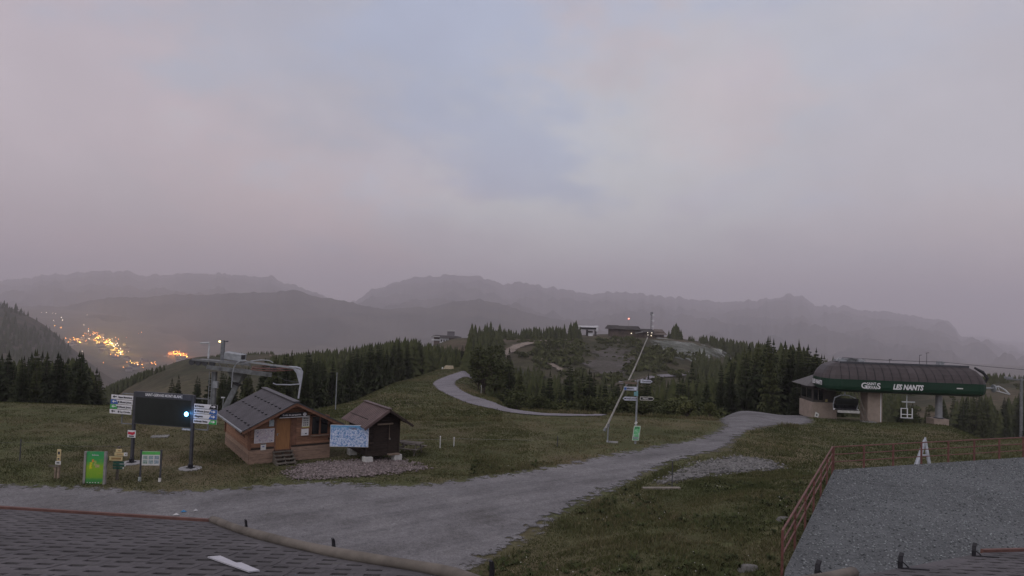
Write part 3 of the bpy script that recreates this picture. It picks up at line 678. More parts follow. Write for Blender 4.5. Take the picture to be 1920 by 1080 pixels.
def pebbles(name, label, poly, n, smin, smax, m, zf, extra=None, soft=.02):
    A = np.array([p[:2] for p in poly]); lo = A.min(0); hi = A.max(0); P = rng.random((n*3,2))*(hi-lo)+lo
    c, d = inpoly([tuple(a) for a in A], P[:,0], P[:,1]); kp = (d > .02) & (rng.random(len(d)) < np.clip(d/soft,0,1)+.03); P = P[kp][:n]
    if extra is not None: P = P[extra(P)]
    k = len(P); s = smin+(smax-smin)*rng.random(k)**2; base = np.array([(1,0,0),(-1,0,0),(0,1,0),(0,-1,0),(0,0,1),(0,0,-.6)],float)
    T0 = np.array([(0,2,4),(2,1,4),(1,3,4),(3,0,4),(2,0,5),(1,2,5),(3,1,5),(0,3,5)]); a = rng.random(k)*6.28
    B = base[None]*rng.uniform(.6,1.25,(k,6,1)); X = B[:,:,0]*np.cos(a)[:,None]-B[:,:,1]*np.sin(a)[:,None]; Y = B[:,:,0]*np.sin(a)[:,None]+B[:,:,1]*np.cos(a)[:,None]
    z = zf(P[:,0],P[:,1]); V = np.stack([X*s[:,None]+P[:,0:1],Y*s[:,None]+P[:,1:2],B[:,:,2]*s[:,None]*.7+(z+s*.15)[:,None]],2).reshape(-1,3)
    T = (T0[None]+6*np.arange(k)[:,None,None]).reshape(-1,3); tint = np.repeat(rng.random(k),6)
    o = link(name, npmesh(name, V, T, m, tint)); o['kind'] = 'stuff'; o['label'] = label
def pebble_mat(name, lo, hi):
    m, nt, b = newmat(name); at = nt.nodes.new('ShaderNodeAttribute'); at.attribute_name = 'tint'
    c = _ramp(nt, at.outputs['Fac'], [(0,lo), (1,hi)]); c = _mixc(nt, 1.0, c, _ramp(nt, _noise(nt,_vec(nt),9,3), [(.3,.85),(.7,1.15)]), 'MULTIPLY')
    nt.links.new(c, b.inputs['Base Color']); b.inputs['Roughness'].default_value = .9; return m
M_PEB = pebble_mat('grey_pebbles', (.045,.052,.055), (.31,.335,.34)); M_PEBP = pebble_mat('pinkish_rubble', (.08,.065,.06), (.29,.24,.235)); M_PEBR = pebble_mat('grey_rocks', (.05,.05,.048), (.24,.235,.225))
pebbles('gravel', 'loose grey gravel strewn over the fenced terrace', TER, 40000, .018, .052, M_PEB, lambda x,y: np.full(x.shape,TZ+.004), lambda P: (P[:,0]/P[:,1] < .86) & (P[:,0]/P[:,1] > .35))
pebbles('rubble', 'pinkish broken stone heaped in front of the ticket hut', PINK_P, 4200, .03, .10, M_PEBP, lambda x,y: terrain(x,y)+.05, soft=1.1)
pebbles('rock_litter', 'grey rock litter beside the road below the station', STONE_P, 2600, .03, .13, M_PEBR, lambda x,y: terrain(x,y)+.03, soft=1.3)
pebbles('road_stones', 'small loose stones scattered on the gravel road', YARD_P, 5200, .012, .045, M_PEBR, lambda x,y: terrain(x,y)+.032)
grass('bank_grass', 'short dark grass and weeds on the bank beside the terrace', 210000, lambda n: (-2+rng.random(n)*20, 15.5+rng.random(n)*25), lambda k: .05+.12*rng.random(k), lambda k: .018+.03*rng.random(k), .46, [TER, STONE_P])
grass('meadow_grass', 'short autumn grass on the meadow round the huts', 150000, fan(-60,1000,29,60), lambda k: .04+.08*rng.random(k), lambda k: .03+.04*rng.random(k), .50, [])
grass('roadside_grass', 'short grass on the meadow round the signpost', 60000, fan(760,1500,36,68), lambda k: .05+.09*rng.random(k), lambda k: .04+.05*rng.random(k), .54, [STONE_P])
grass('station_grass', 'rough grass in front of the green lift station', 60000, fan(1380,1960,38,84), lambda k: .07+.14*rng.random(k), lambda k: .05+.06*rng.random(k), .34, [STONE_P, TER])
grass('slope_grass', 'short olive grass on the slope beside the winding path', 60000, fan(560,950,58,160), lambda k: .08+.14*rng.random(k), lambda k: .08+.10*rng.random(k), .50)
grass('verge_grass', 'tall dry grass along the far meadow edge', 26000, fan(985,1500,66,82), lambda k: .15+.35*rng.random(k), lambda k: .05+.06*rng.random(k), .62)
def railing(name, label, A, B, n, rails, lean_posts=None, braces=()):
    t = thing(name, label, 'railing', (A.x,A.y,TZ), 0, 'terrace railings'); d = B-A
    e = d.normalized()
    for i in range(n+1):
        p = d*(i/n); m = MB(); m.bar((p.x,p.y,-.5),(p.x,p.y,1.10),.07,.07,(e.x,e.y,0)); part('post', m, M_RAIL, t)
    for z in rails:
        a = -e*.04; b = d+e*.04; m = MB(); m.bar((a.x,a.y,z),(b.x,b.y,z),.055 if z > 1 else .04,.05 if z > 1 else .04); part('rail', m, M_RAIL, t)
    return t
rl = railing('railing', 'rusty red railing running down the left edge of the gravel terrace', TER_A+Vector((-.08,.03)), TER_B+Vector((-.06,.05)), 6, (1.12,.78,.42))
railing('railing', 'rusty red railing along the far edge of the gravel terrace', TER_B+Vector((0,.06)), TER_C+Vector((0,.06)), 8, (1.12,.75,.38))
for k, (f, lb) in enumerate(((.02,'rough grey boulder at the near foot of the red railing'),(.42,'flat pale rock halfway along the red railing'))):
    p = TER_A.lerp(TER_B,f)+Vector((-.95,.35)); m = MB(); rd = random.Random(k+3); V = []
    for i in range(7):
        a = 6.283*i/7; r = rd.uniform(.28,.5); V.append((r*math.cos(a),r*.7*math.sin(a),0))
    V2 = [(v[0]*.62,v[1]*.62,rd.uniform(.14,.22)) for v in V]; m.add(V+V2, [(i,(i+1)%7,7+(i+1)%7,7+i) for i in range(7)]+[tuple(range(7,14))])
    o = part('boulder', m, pmat('boulder_grey',(.15,.145,.135),var=.3), None, bevel=.04); o.location = (p.x,p.y,tz(p.x,p.y)-.06); tag(o, lb, 'rock')

# ================================================================== the roof under the camera
def roofpt(u, v):
    d = ray(u, v); D = (CAMZ-5-.22*11)/(-d.z-.22); return d.x*D, D
def roof():
    def rz_(y): return 5+.22*(11-y)
    EDGE = [roofpt(*q) for q in ((-260,938),(0,954),(398,979),(470,1005),(620,1042),(820,1077),(960,1116),(1220,1140),(1470,1106),(1600,1081),(1845,1036),(1920,1034),(2200,1024))]
    P = [(EDGE[0][0],1.2)]+EDGE+[(EDGE[-1][0],1.2)]
    t = thing('foreground_roof', 'dark shingled roof below the camera with log snow guard', 'roof', (0,0,0))
    M_DECK = mat('roof_underlay', (.012,.012,.013), .95, .2, 6)
    M_SH = mat('bitumen_shingle', (.090,.085,.089), .92, .18, 9, bump=.3, rand=.06)
    nt = M_SH.node_tree; b_ = nt.nodes['Principled BSDF']; ge = nt.nodes.new('ShaderNodeNewGeometry'); src = b_.inputs['Base Color'].links[0].from_socket
    c_ = _mixc(nt, 1.0, src, _ramp(nt, _noise(nt, ge.outputs['Position'], .55, 6, .65), [(.3,.68), (.7,1.3)]), 'MULTIPLY')
    c_ = _mixc(nt, _ramp(nt, _noise(nt, ge.outputs['Position'], 1.6, 7, .75), [(.60,0), (.72,.5)]), c_, (.075,.078,.060)); nt.links.new(c_, b_.inputs['Base Color'])
    M_RED = mat('red_brown_edge', (.135,.068,.056), .7, .18, 5); M_LOG = mat('weathered_log', (.150,.132,.112), .9, .25, 2.2, bump=.4, stretch=(1,1,1)); M_WALL = mat('building_wall', (.16,.12,.09), .85, .2, 2)
    n = len(P); m = MB(); V = [(x,y,rz_(y)-.16) for x,y in P]+[(x,y,rz_(y)-.03) for x,y in P]
    m.add(V, [tuple(range(n-1,-1,-1)), tuple(range(n,2*n))]+[(i,(i+1)%n,n+(i+1)%n,n+i) for i in range(n)]); part('roof_deck', m, M_DECK, t)
    m = MB(); Q = [(EDGE[0][0]+.5,1.6)]+[(x*.97,y-.75) for x,y in EDGE]+[(EDGE[-1][0]-.5,1.6)]; k = len(Q)
    V = [(x,y,-.1) for x,y in Q]+[(x,y,rz_(y)-.17) for x,y in Q]; m.add(V, [tuple(range(k,2*k))]+[(i,(i+1)%k,k+(i+1)%k,k+i) for i in range(k)]); part('wall', m, M_WALL, t)
    # shingles: each plate has a notch in its upper edge that shows the dark underlay
    pw, ph = .335, .31; a, b = pw/2, ph/2+.004; nw, nd = .086, .115
    m = MB(); O = [(-a,-b),(a,-b),(a,b),(nw,b),(nw,b-nd),(-nw,b-nd),(-nw,b),(-a,b)]; z0, z1 = -.03, 0
    m.add([(x,y,z0) for x,y in O]+[(x,y,z1) for x,y in O], [(8,9,12,13),(9,10,11,12),(8,13,14,15)]+[(i,(i+1)%8,8+(i+1)%8,8+i) for i in range(8)])
    me = m.mesh('shingle', M_SH); sl = math.atan(.22); cand = []; rim = []
    for r in range(0,40):
        y = 13.2-r*ph*math.cos(sl)
        for c in range(-48,49):
            x = c*pw+.03*math.sin(r*2.1)
            q = [(x+sx*a*.98,y+sy*b*.92) for sx in (-1,1) for sy in (-1,1)]
            ins, dd = inpoly(P, np.array([p[0] for p in q]), np.array([p[1] for p in q]))
            if ins.all() and y > 1.5: cand.append((x,y))
            elif ins.any() and y > 1.5: rim.append((x,y))
    def seen(p):
        x, y = p; q = CR.inverted() @ Vector((x,y,rz_(y)-CAMZ)); u = 960-F*q.x/q.z; v = 540+F*q.y/q.z
        return -25 < u < 1945 and v < 1100
    vis = [p for p in cand if seen(p)]; vis.sort(key=lambda p: p[1]); hid = [p for p in cand if not seen(p)]
    rd = random.Random(2)
    for x, y in vis[:300]:
        o = link('shingle', me, t, (x,y,rz_(y)+rd.uniform(-.003,.004))); o.rotation_euler = (-sl+rd.uniform(-.006,.006),rd.uniform(-.005,.005),0)
    m = MB(); Mx = Matrix.Rotation(-sl,3,'X')
    for x, y in vis[300:]+hid: m.add([Mx @ Vector(v)+Vector((x,y,rz_(y))) for v in [tuple(q.co) for q in me.vertices]], [tuple(p.vertices) for p in me.polygons])
    o = part('shingles', m, M_SH, t); o['kind'] = 'stuff'
    # cut shingles along the edge
    for x, y in rim:
        poly = [(x-a,y-b),(x+a,y-b),(x+a,y+b),(x-a,y+b)]
        for (x0,y0),(x1,y1) in zip(EDGE[:-1],EDGE[1:]):
            if x1 < x-a-.02 or x0 > x+a+.02: continue
            out = []; f = lambda p: (x1-x0)*(p[1]-y0)-(y1-y0)*(p[0]-x0)
            for i in range(len(poly)):
                p, q = poly[i], poly[(i+1)%len(poly)]; fp, fq = f(p), f(q)
                if fp <= 0: out.append(p)
                if fp*fq < 0: k_ = fp/(fp-fq); out.append((p[0]+(q[0]-p[0])*k_,p[1]+(q[1]-p[1])*k_))
            poly = out
            if len(poly) < 3: break
        if len(poly) < 3: continue
        m = MB(); k = len(poly); m.add([(p[0],p[1],rz_(p[1])-.03) for p in poly]+[(p[0],p[1],rz_(p[1])-.001) for p in poly], [tuple(range(k,2*k))]+[(i,(i+1)%k,k+(i+1)%k,k+i) for i in range(k)]); part('shingle', m, M_SH, t)
    # red edge boards
    E3 = [Vector((x,y+.04,rz_(y+.04)+.012)) for x,y in EDGE]
    m = MB(); m.bar(E3[0],E3[1],.06,.07); m.bar(E3[1],E3[2],.06,.07); part('edge_board', m, M_RED, t)
    m = MB(); m.bar(E3[10],E3[11],.06,.07); m.bar(E3[11],E3[12],.06,.07); part('edge_board', m, M_RED, t)
    # log snow guard following the cut-back edge
    def cr(L, n=5):
        L = [Vector(p) for p in L]; out = []
        for i in range(len(L)-1):
            p0 = L[max(i-1,0)]; p1 = L[i]; p2 = L[i+1]; p3 = L[min(i+2,len(L)-1)]
            for k in range(n):
                s = k/n; out.append(.5*((2*p1)+(p2-p0)*s+(2*p0-5*p1+4*p2-p3)*s*s+(3*p1-p0-3*p2+p3)*s**3))
        return out+[L[-1]]
    lg = cr([(x,y,rz_(y)+.045) for x,y in EDGE[2:10]])
    m = MB(); m.tube(lg, [.062+.004*math.sin(i*1.3) for i in range(len(lg))], 12); o = part('snow_log', m, M_LOG, t, smooth=True)
    def hook(x, y, s, dx=0, big=False):
        z = rz_(y); m = MB(); n_ = Vector((s[0],s[1],0)).normalized()
        pr = [(0,0),(0,.09),(.015,.15),(.05,.19)] if big else [(0,0),(0,.10),(-.008,.165),(-.02,.19)]
        q = [Vector((x,y,z))+n_*a_+Vector((0,0,b_)) for a_,b_ in pr]
        for i in range(3): m.bar(q[i],q[i+1],.05,.03-.005*i,(n_.x,n_.y,.01))
        if big: m.bar(q[1]+Vector((0,0,.02)),Vector((x,y,z))+Vector((.10,-.02,.02)),.015,.015)
        m.bar((x,y,z+.01),(x+(.30 if big else .15),y-.12,z+.04),.03,.012); part('snow_guard_bracket', m, M_BLACK, t)
    for u, v in ((461,997),(625,1038),(922,1086)): hook(*roofpt(u,v),(.6,.5))
    for u, v in ((1532,1084),(1688,1066),(1826,1043)): hook(*roofpt(u,v),(.5,.4),0,True)
    return rz_
RZ = roof()
def strip():
    M = mat('white_sheet', (.50,.50,.54), .5, .06, 4); m = MB()
    V = [(*q,RZ(q[1])+.012) for q in (roofpt(*p) for p in ((389,1048),(467,1076),(487,1074),(452,1059),(443,1059.5),(413,1046)))]
    k = len(V); m.add(V+[(x,y,z+.015) for x,y,z in V], [tuple(range(k-1,-1,-1)),tuple(range(k,2*k))]+[(i,(i+1)%k,k+(i+1)%k,k+i) for i in range(k)])
    o = part('metal_strip', m, M, None); tag(o, 'loose white metal strip lying on the dark shingles', 'metal strip')
strip()
# ================================================================== ticket hut
M_FLOOR = mat('hut_plank', (.29,.158,.100), .8, .22, 3, bump=.25, stretch=(1,1,8), rand=.28)
M_BASEP = mat('hut_base_plank', (.25,.172,.128), .85, .2, 3, bump=.2, stretch=(1,1,6), rand=.2)
M_TRIM = mat('hut_trim', (.175,.090,.058), .75, .2, 4)
M_DARKW = mat('dark_stained_wood', (.034,.025,.020), .85, .25, 4, stretch=(1,1,5), rand=.2)
M_DOOR = mat('door_veneer', (.300,.150,.062), .6, .14, 2, stretch=(6,6,1))
M_METR = mat('grey_roof_metal', (.084,.079,.088), .55, .16, 1.2, metallic=.2)
M_METB = mat('brown_roof_metal', (.105,.072,.068), .6, .2, 1.2, metallic=.15)
M_GLASS = mat('dark_glass', (.012,.014,.016), .12, .1, 2, spec=.6)
M_PAPER = mat('paper', (.62,.62,.60), .7, .05, 8)
M_TIMB = mat('old_timber', (.135,.120,.100), .9, .3, 4)
M_YEL = mat('yellow_sign', (.62,.50,.27), .6, .08, 6)
def wbox(m, x0,x1,y0,y1,z0,z1): m.b2(x0,x1,y0,y1,z0,z1); return m
def ribbed(m, P, n, h, nrm):
    """corrugated sheet: P = (eave start, eave end, ridge start), ribs run eave to ridge"""
    a, b, c = (Vector(p) for p in P); e = b-a; s = c-a; N = Vector(nrm); V = []; k = 0
    prof = [(0,0),(.55,0),(.66,h),(.88,h)]
    for i in range(n):
        for f, z in prof: V.append((i+f)/n); V[-1] = (V[-1], z)
    V.append((1,0)); Q = []
    for f, z in V: Q += [a+e*f+N*z, c+e*f+N*z]
    m.add(Q, [(2*i,2*i+2,2*i+3,2*i+1) for i in range(len(V)-1)])
    Q2 = [q-N*.04 for q in (a, b, b+s, c)]; m.add(Q2, [(3,2,1,0)]); return m
def map_print(name, stops, scale, lines=None, seed=0.0):
    m, nt, b = newmat(name); v = _vec(nt, scale=(1,1,1.3)); n = _noise(nt, v, scale, 7, .68)
    mp = v.node; mp.inputs['Location'].default_value = (seed,seed,0)
    c = _ramp(nt, n, stops)
    if lines:
        w_ = nt.nodes.new('ShaderNodeTexVoronoi'); w_.feature = 'DISTANCE_TO_EDGE'; w_.inputs['Scale'].default_value = scale*1.6; nt.links.new(v, w_.inputs['Vector'])
        c = _mixc(nt, _ramp(nt, w_.outputs['Distance'], [(.02,1),(.06,0)]), c, lines)
    nt.links.new(c, b.inputs['Base Color']); b.inputs['Roughness'].default_value = .5
    return m
def ticket_hut():
    p = gnd(466,871); A = R(34); W, Dp = 4.5, 6.2; EH, AH = 2.2, 3.34
    t = thing('ticket_hut', 'brown wooden ticket hut with grey metal roof and steps to its door', 'hut', (p.x,p.y,p.z-.03), A)
    m = MB(); m.add([(0.03,.03,0),(W-.03,.03,0),(W-.03,Dp-.03,0),(.03,Dp-.03,0)]+[(.03,.03,EH),(W-.03,.03,EH),(W-.03,Dp-.03,EH),(.03,Dp-.03,EH),(W/2,.03,AH),(W/2,Dp-.03,AH)], [(0,1,5,8,4),(3,7,9,6,2),(0,4,7,3),(1,2,6,5)])
    part('wall', m, M_DARKW, t)
    # planks: front, in courses broken by the door and the window
    DX0, DX1, DZ0, DZ1 = 1.38, 2.16, .72, 2.48; WX0, WX1, WZ0, WZ1 = 3.38, 4.32, 1.42, 2.42
    def top(x): return EH+(AH-EH)*(1-abs(x-W/2)/(W/2))-.03
    def seg(x0, x1, z0, z1, cuts):
        out = [(x0,x1)]
        for c0, c1, a, b in cuts:
            if z1 <= a+.02 or z0 >= b-.02: continue
            nx = []
            for s0, s1 in out:
                if c1 <= s0 or c0 >= s1: nx.append((s0,s1)); continue
                if c0-s0 > .06: nx.append((s0,c0))
                if s1-c1 > .06: nx.append((c1,s1))
            out = nx
        return out
    z = .02; k = 0
    while z < AH-.1:
        hb = .26 if z < .8 else .135; z1 = z+hb
        lo, hi = (0.0, W) if z1 <= EH else (max(0,(z1-EH)/(AH-EH)*W/2+.02), W-max(0,(z1-EH)/(AH-EH)*W/2+.02))
        yo = -.035 if z < .8 else -.012
        for s0, s1 in seg(lo, hi, z, z1, [(DX0-.09,DX1+.09,DZ0-.03,DZ1+.09),(WX0-.08,WX1+.08,WZ0-.08,WZ1+.08)]):
            if s1-s0 < .08: continue
            m = MB(); m.b2(s0,s1,yo-.008*(k%3),.03,z,z1-.010); part('plank', m, M_BASEP if z < .8 else M_FLOOR, t)
        z = z1; k += 1
    # planks: left side (window in the upper half)
    z = .02
    while z < EH-.12:
        hb = .26 if z < .8 else .135; z1 = z+hb; xo = -.035 if z < .8 else -.012
        for s0, s1 in ([(0,Dp)] if z1 < 1.36 or z > 2.04 else [(0,1.1),(3.4,Dp)]):
            m = MB(); m.b2(xo-.007*(k%2),.03,s0,s1,z,z1-.010); part('plank', m, M_BASEP if z < .8 else M_FLOOR, t)
        z = z1; k += 1
    for (x,y) in ((-.02,-.02),(W+.02,-.02),(-.02,Dp)):
        m = MB(); m.b2(x-.07,x+.07,y-.06,y+.08,0.82,EH+.02); part('corner_post', m, M_TRIM, t)
    m = MB(); m.b2(-.06,DX0-.1,-.06,0,.80,.90); part('band', m, M_DARKW, t); m = MB(); m.b2(DX1+.1,W+.06,-.06,0,.80,.90); part('band', m, M_DARKW, t)
    # door
    m = MB(); m.b2(DX0,DX1,-.015,.02,DZ0,DZ1); d = part('door', m, M_DOOR, t)
    m = MB(); m.b2(DX0+.06,DX0+.09,-.07,-.015,1.50,1.62); m.b2(DX0+.05,DX0+.16,-.075,-.055,1.60,1.62); part('handle', m, M_GALV, d)
    m = MB(); m.b2(DX0-.09,DX0,-.05,.02,DZ0,DZ1+.08); m.b2(DX1,DX1+.09,-.05,.02,DZ0,DZ1+.08); m.b2(DX0,DX1,-.05,.02,DZ1,DZ1+.08); m.b2(DX0-.02,DX1+.02,-.08,.02,DZ0-.05,DZ0); part('door_frame', m, M_TRIM, t)
    m = MB(); m.b2(DX1+.1,DX1+.34,-.055,.02,.82,2.62); part('side_board', m, M_TRIM, t)
    # front window
    m = MB(); m.b2(WX0,WX1,-.004,.02,WZ0,WZ1); wn = part('window', m, M_GLASS, t)
    m = MB()
    for x in (WX0-.04,(WX0+WX1)/2,WX1+.04): m.b2(x-.045,x+.045,-.045,.02,WZ0-.06,WZ1+.06)
    for z in (WZ0-.04,WZ1+.04): m.b2(WX0,WX1,-.043,.02,z-.04,z+.04)
    part('frame', m, M_TRIM, wn); m = MB(); m.b2(WX0-.05,WX1+.05,-.14,-.045,WZ0-.09,WZ0-.05); part('sill', m, M_WOOD, wn)
    # side window
    m = MB(); m.b2(-.004,.02,1.1,3.4,1.36,2.04); wn = part('window', m, M_GLASS, t); m = MB()
    for y in (1.11,2.25,3.39): m.b2(-.05,.02,y-.05,y+.05,1.30,2.08)
    for z in (1.33,2.05): m.b2(-.048,.02,1.1,3.4,z-.04,z+.04)
    part('frame', m, M_TRIM, wn)
    # roof
    ov, fo, bo = .55, .72, .35; s = (AH-EH)/(W/2); ze = EH-ov*s+.06; za = AH+.06; nl = Vector((-s,0,1)).normalized(); nr = Vector((s,0,1)).normalized()
    m = MB(); ribbed(m, ((-ov,Dp+bo,ze),(-ov,-fo,ze),(W/2,Dp+bo,za)), 30, .03, nl); r1 = part('roof', m, M_METR, t)
    m = MB(); ribbed(m, ((W+ov,-fo,ze),(W+ov,Dp+bo,ze),(W/2,-fo,za)), 30, .03, nr); part('roof', m, M_METR, t)
    m = MB(); m.bar((W/2,-fo-.02,za+.03),(W/2,Dp+bo,za+.03),.34,.05); part('ridge_cap', m, M_METR, t)
    for row, f in ((0,.14),(1,.48),(2,.72)):
        for i in range(8):
            y = -fo+.5+i*.80+(.2 if row == 1 else 0); x = -ov+(W/2+ov)*f; z = ze+(za-ze)*f+.05
            m = MB(); m.box((x,y,z),(.10,.20,.06)); part('snow_stop', m, M_BLACK, r1)
    for sx in (0,1):
        x0, x1 = ((-ov-.03, W/2) if sx == 0 else (W+ov+.03, W/2)); m = MB(); m.bar((x0,-fo-.02,ze-.10),(x1,-fo-.02,za-.10),.05,.16); part('barge_board', m, M_TRIM, t)
        m = MB(); m.bar((x0,-fo-.045,ze+.0),(x1,-fo-.045,za+.0),.06,.05); part('verge_flashing', m, M_DGREY, t)
    m = MB(); m.bar((-ov-.05,-fo,ze-.03),(-ov-.05,Dp+bo,ze-.03),.10,.08); part('gutter', m, M_GALV, t)
    for x in (.0,W/2,W): 
        m = MB(); zz = min(top(x)+.02,AH-.08)-.03; m.b2(x-.07,x+.07,-fo+.03,.0,zz-.14,zz); part('purlin', m, M_TRIM, t)
    # steps
    st = thing('wooden_steps', 'four weathered wooden steps below the door of the ticket hut', 'steps', t.matrix_basis @ Vector((0,0,0)), A)
    for i in range(4):
        zz = .60-.165*i; y = -.16-.24*i
        m = MB(); m.b2(DX0-.16,DX1+.16,y-.15,y+.11,zz,zz+.045); part('tread', m, M_TIMB, st)
    for x in (DX0-.1,(DX0+DX1)/2,DX1+.1):
        m = MB(); m.add([(x-.03,-.06,.60),(x-.03,-.06,0),(x-.03,-1.05,0),(x-.03,-1.05,.06),(x+.03,-.06,.60),(x+.03,-.06,0),(x+.03,-1.05,0),(x+.03,-1.05,.06)], [(0,1,2,3),(7,6,5,4),(0,4,5,1),(1,5,6,2),(2,6,7,3),(3,7,4,0)]); part('stringer', m, M_TIMB, st)
    # what hangs on the front wall
    MW = t.matrix_basis.copy(); MW = Matrix.Translation(t.location) @ Matrix.Rotation(A,4,'Z')
    def hang(name, label, cat, x0, x1, z0, z1, m_, border=None, thick=.025, extra=None, y0=-.045):
        q = thing(name, label, cat, MW @ Vector(((x0+x1)/2,y0-thick,z0)), A); w2 = (x1-x0)/2; h = z1-z0
        b = MB(); b.b2(-w2,w2,0,thick,0,h); part('panel', b, border or m_, q)
        if border: b = MB(); b.b2(-w2+.03,w2-.03,-.004,0,.03,h-.03); part('print', b, m_, q)
        if extra: extra(q, w2, h)
        return q
    M_MAP1 = map_print('resort_map_print', [(.36,(.62,.63,.62)),(.52,(.60,.55,.56)),(.58,(.52,.42,.46)),(.66,(.50,.53,.58))], 6, (.28,.24,.36))
    def spots(q, w2, h):
        for (fx,fz) in ((-.7,.75),(.72,.82),(-.45,.22),(.75,.12),(-.72,.5)):
            b = MB(); b.box((w2*fx,-.008,h*fz),(.07,.006,.05)); part('inset', b, pmat('map_inset',(.10,.14,.24)), q)
    hang('resort_map', 'white resort map poster left of the ticket hut door', 'map', .22, 1.28, 1.16, 1.92, M_MAP1, M_WHITE, extra=spots)
    def badge(q, w2, h): b = MB(); b.b2(-w2*.9,w2*.9,-.008,-.002,h*.84,h*.97); part('heading', b, M_DGREY, q); b = MB(); b.b2(-w2*.4,w2*.4,-.008,-.002,h*.45,h*.62); part('symbol', b, pmat('blue_ink',(.14,.18,.42)), q)
    hang('notice', 'small white notice with dark heading under the resort map', 'notice', .58, .86, .76, 1.12, M_PAPER, extra=badge)
    hang('notice', 'small pale blue notice left of the hut door top', 'notice', .98, 1.24, 2.04, 2.40, map_print('pale_blue_print', [(.4,(.50,.54,.55)),(.6,(.26,.36,.42))], 9))
    def rows(q, w2, h):
        for i in range(4):
            for j in (-1,0,1):
                b = MB(); b.box((j*w2*.5,-.006,h*(.2+.19*i)),(.055,.006,.075)); part('mark', b, M_DGREY, q)
        b = MB(); b.b2(-w2,w2,-.006,0,0,.04); part('strip', b, pmat('yellow_strip',(.5,.5,.1)), q)
    hang('timetable', 'white timetable with rows of dark marks between door and window', 'timetable', 2.80, 3.22, 1.86, 2.52, M_PAPER, extra=rows)
    def dial(q, w2, h): b = MB(); b.box((.05,-.008,h*.3),(.10,.006,.06)); part('window', b, M_DGREY, q)
    hang('meter_box', 'white rounded meter box under the timetable', 'meter box', 2.76, 3.16, 1.42, 1.78, M_WHITE, thick=.12, extra=dial)
    q = hang('hut_sign', 'black sign board with white lettering above the ticket hut door', 'sign', 1.45, 2.98, 2.54, 2.78, M_BLACK, thick=.05, y0=-.34)
    letters('Ecole de parapente', .13, M_WHITE, q, (-.10,-.012,.12), bold=.002)
    b = MB(); b.cyl((.62,-.006,.12),(.62,.0,.12),.095,None,20); part('roundel', b, M_WHITE, q); letters('i', .17, M_BLACK, q, (.62,-.014,.12), bold=.006)
    b = MB(); b.b2(-.77,.77,-.02,.05,-.03,0); part('shelf_edge', b, M_WHITE, q)
    l = thing('wall_lamp', 'dark wall lamp with pale glass above the ticket hut door', 'lamp', MW @ Vector((1.86,-.08,2.56)), A)
    b = MB(); b.cyl((0,-.12,.05),(0,.05,.05),.09,.11,12); part('body', b, M_BLACK, l); b = MB(); b.cyl((.04,-.16,.0),(.04,-.10,.03),.05,.08,12); part('glass', b, M_PAPER, l)
    return MW, W
HUTM, HUTW = ticket_hut()

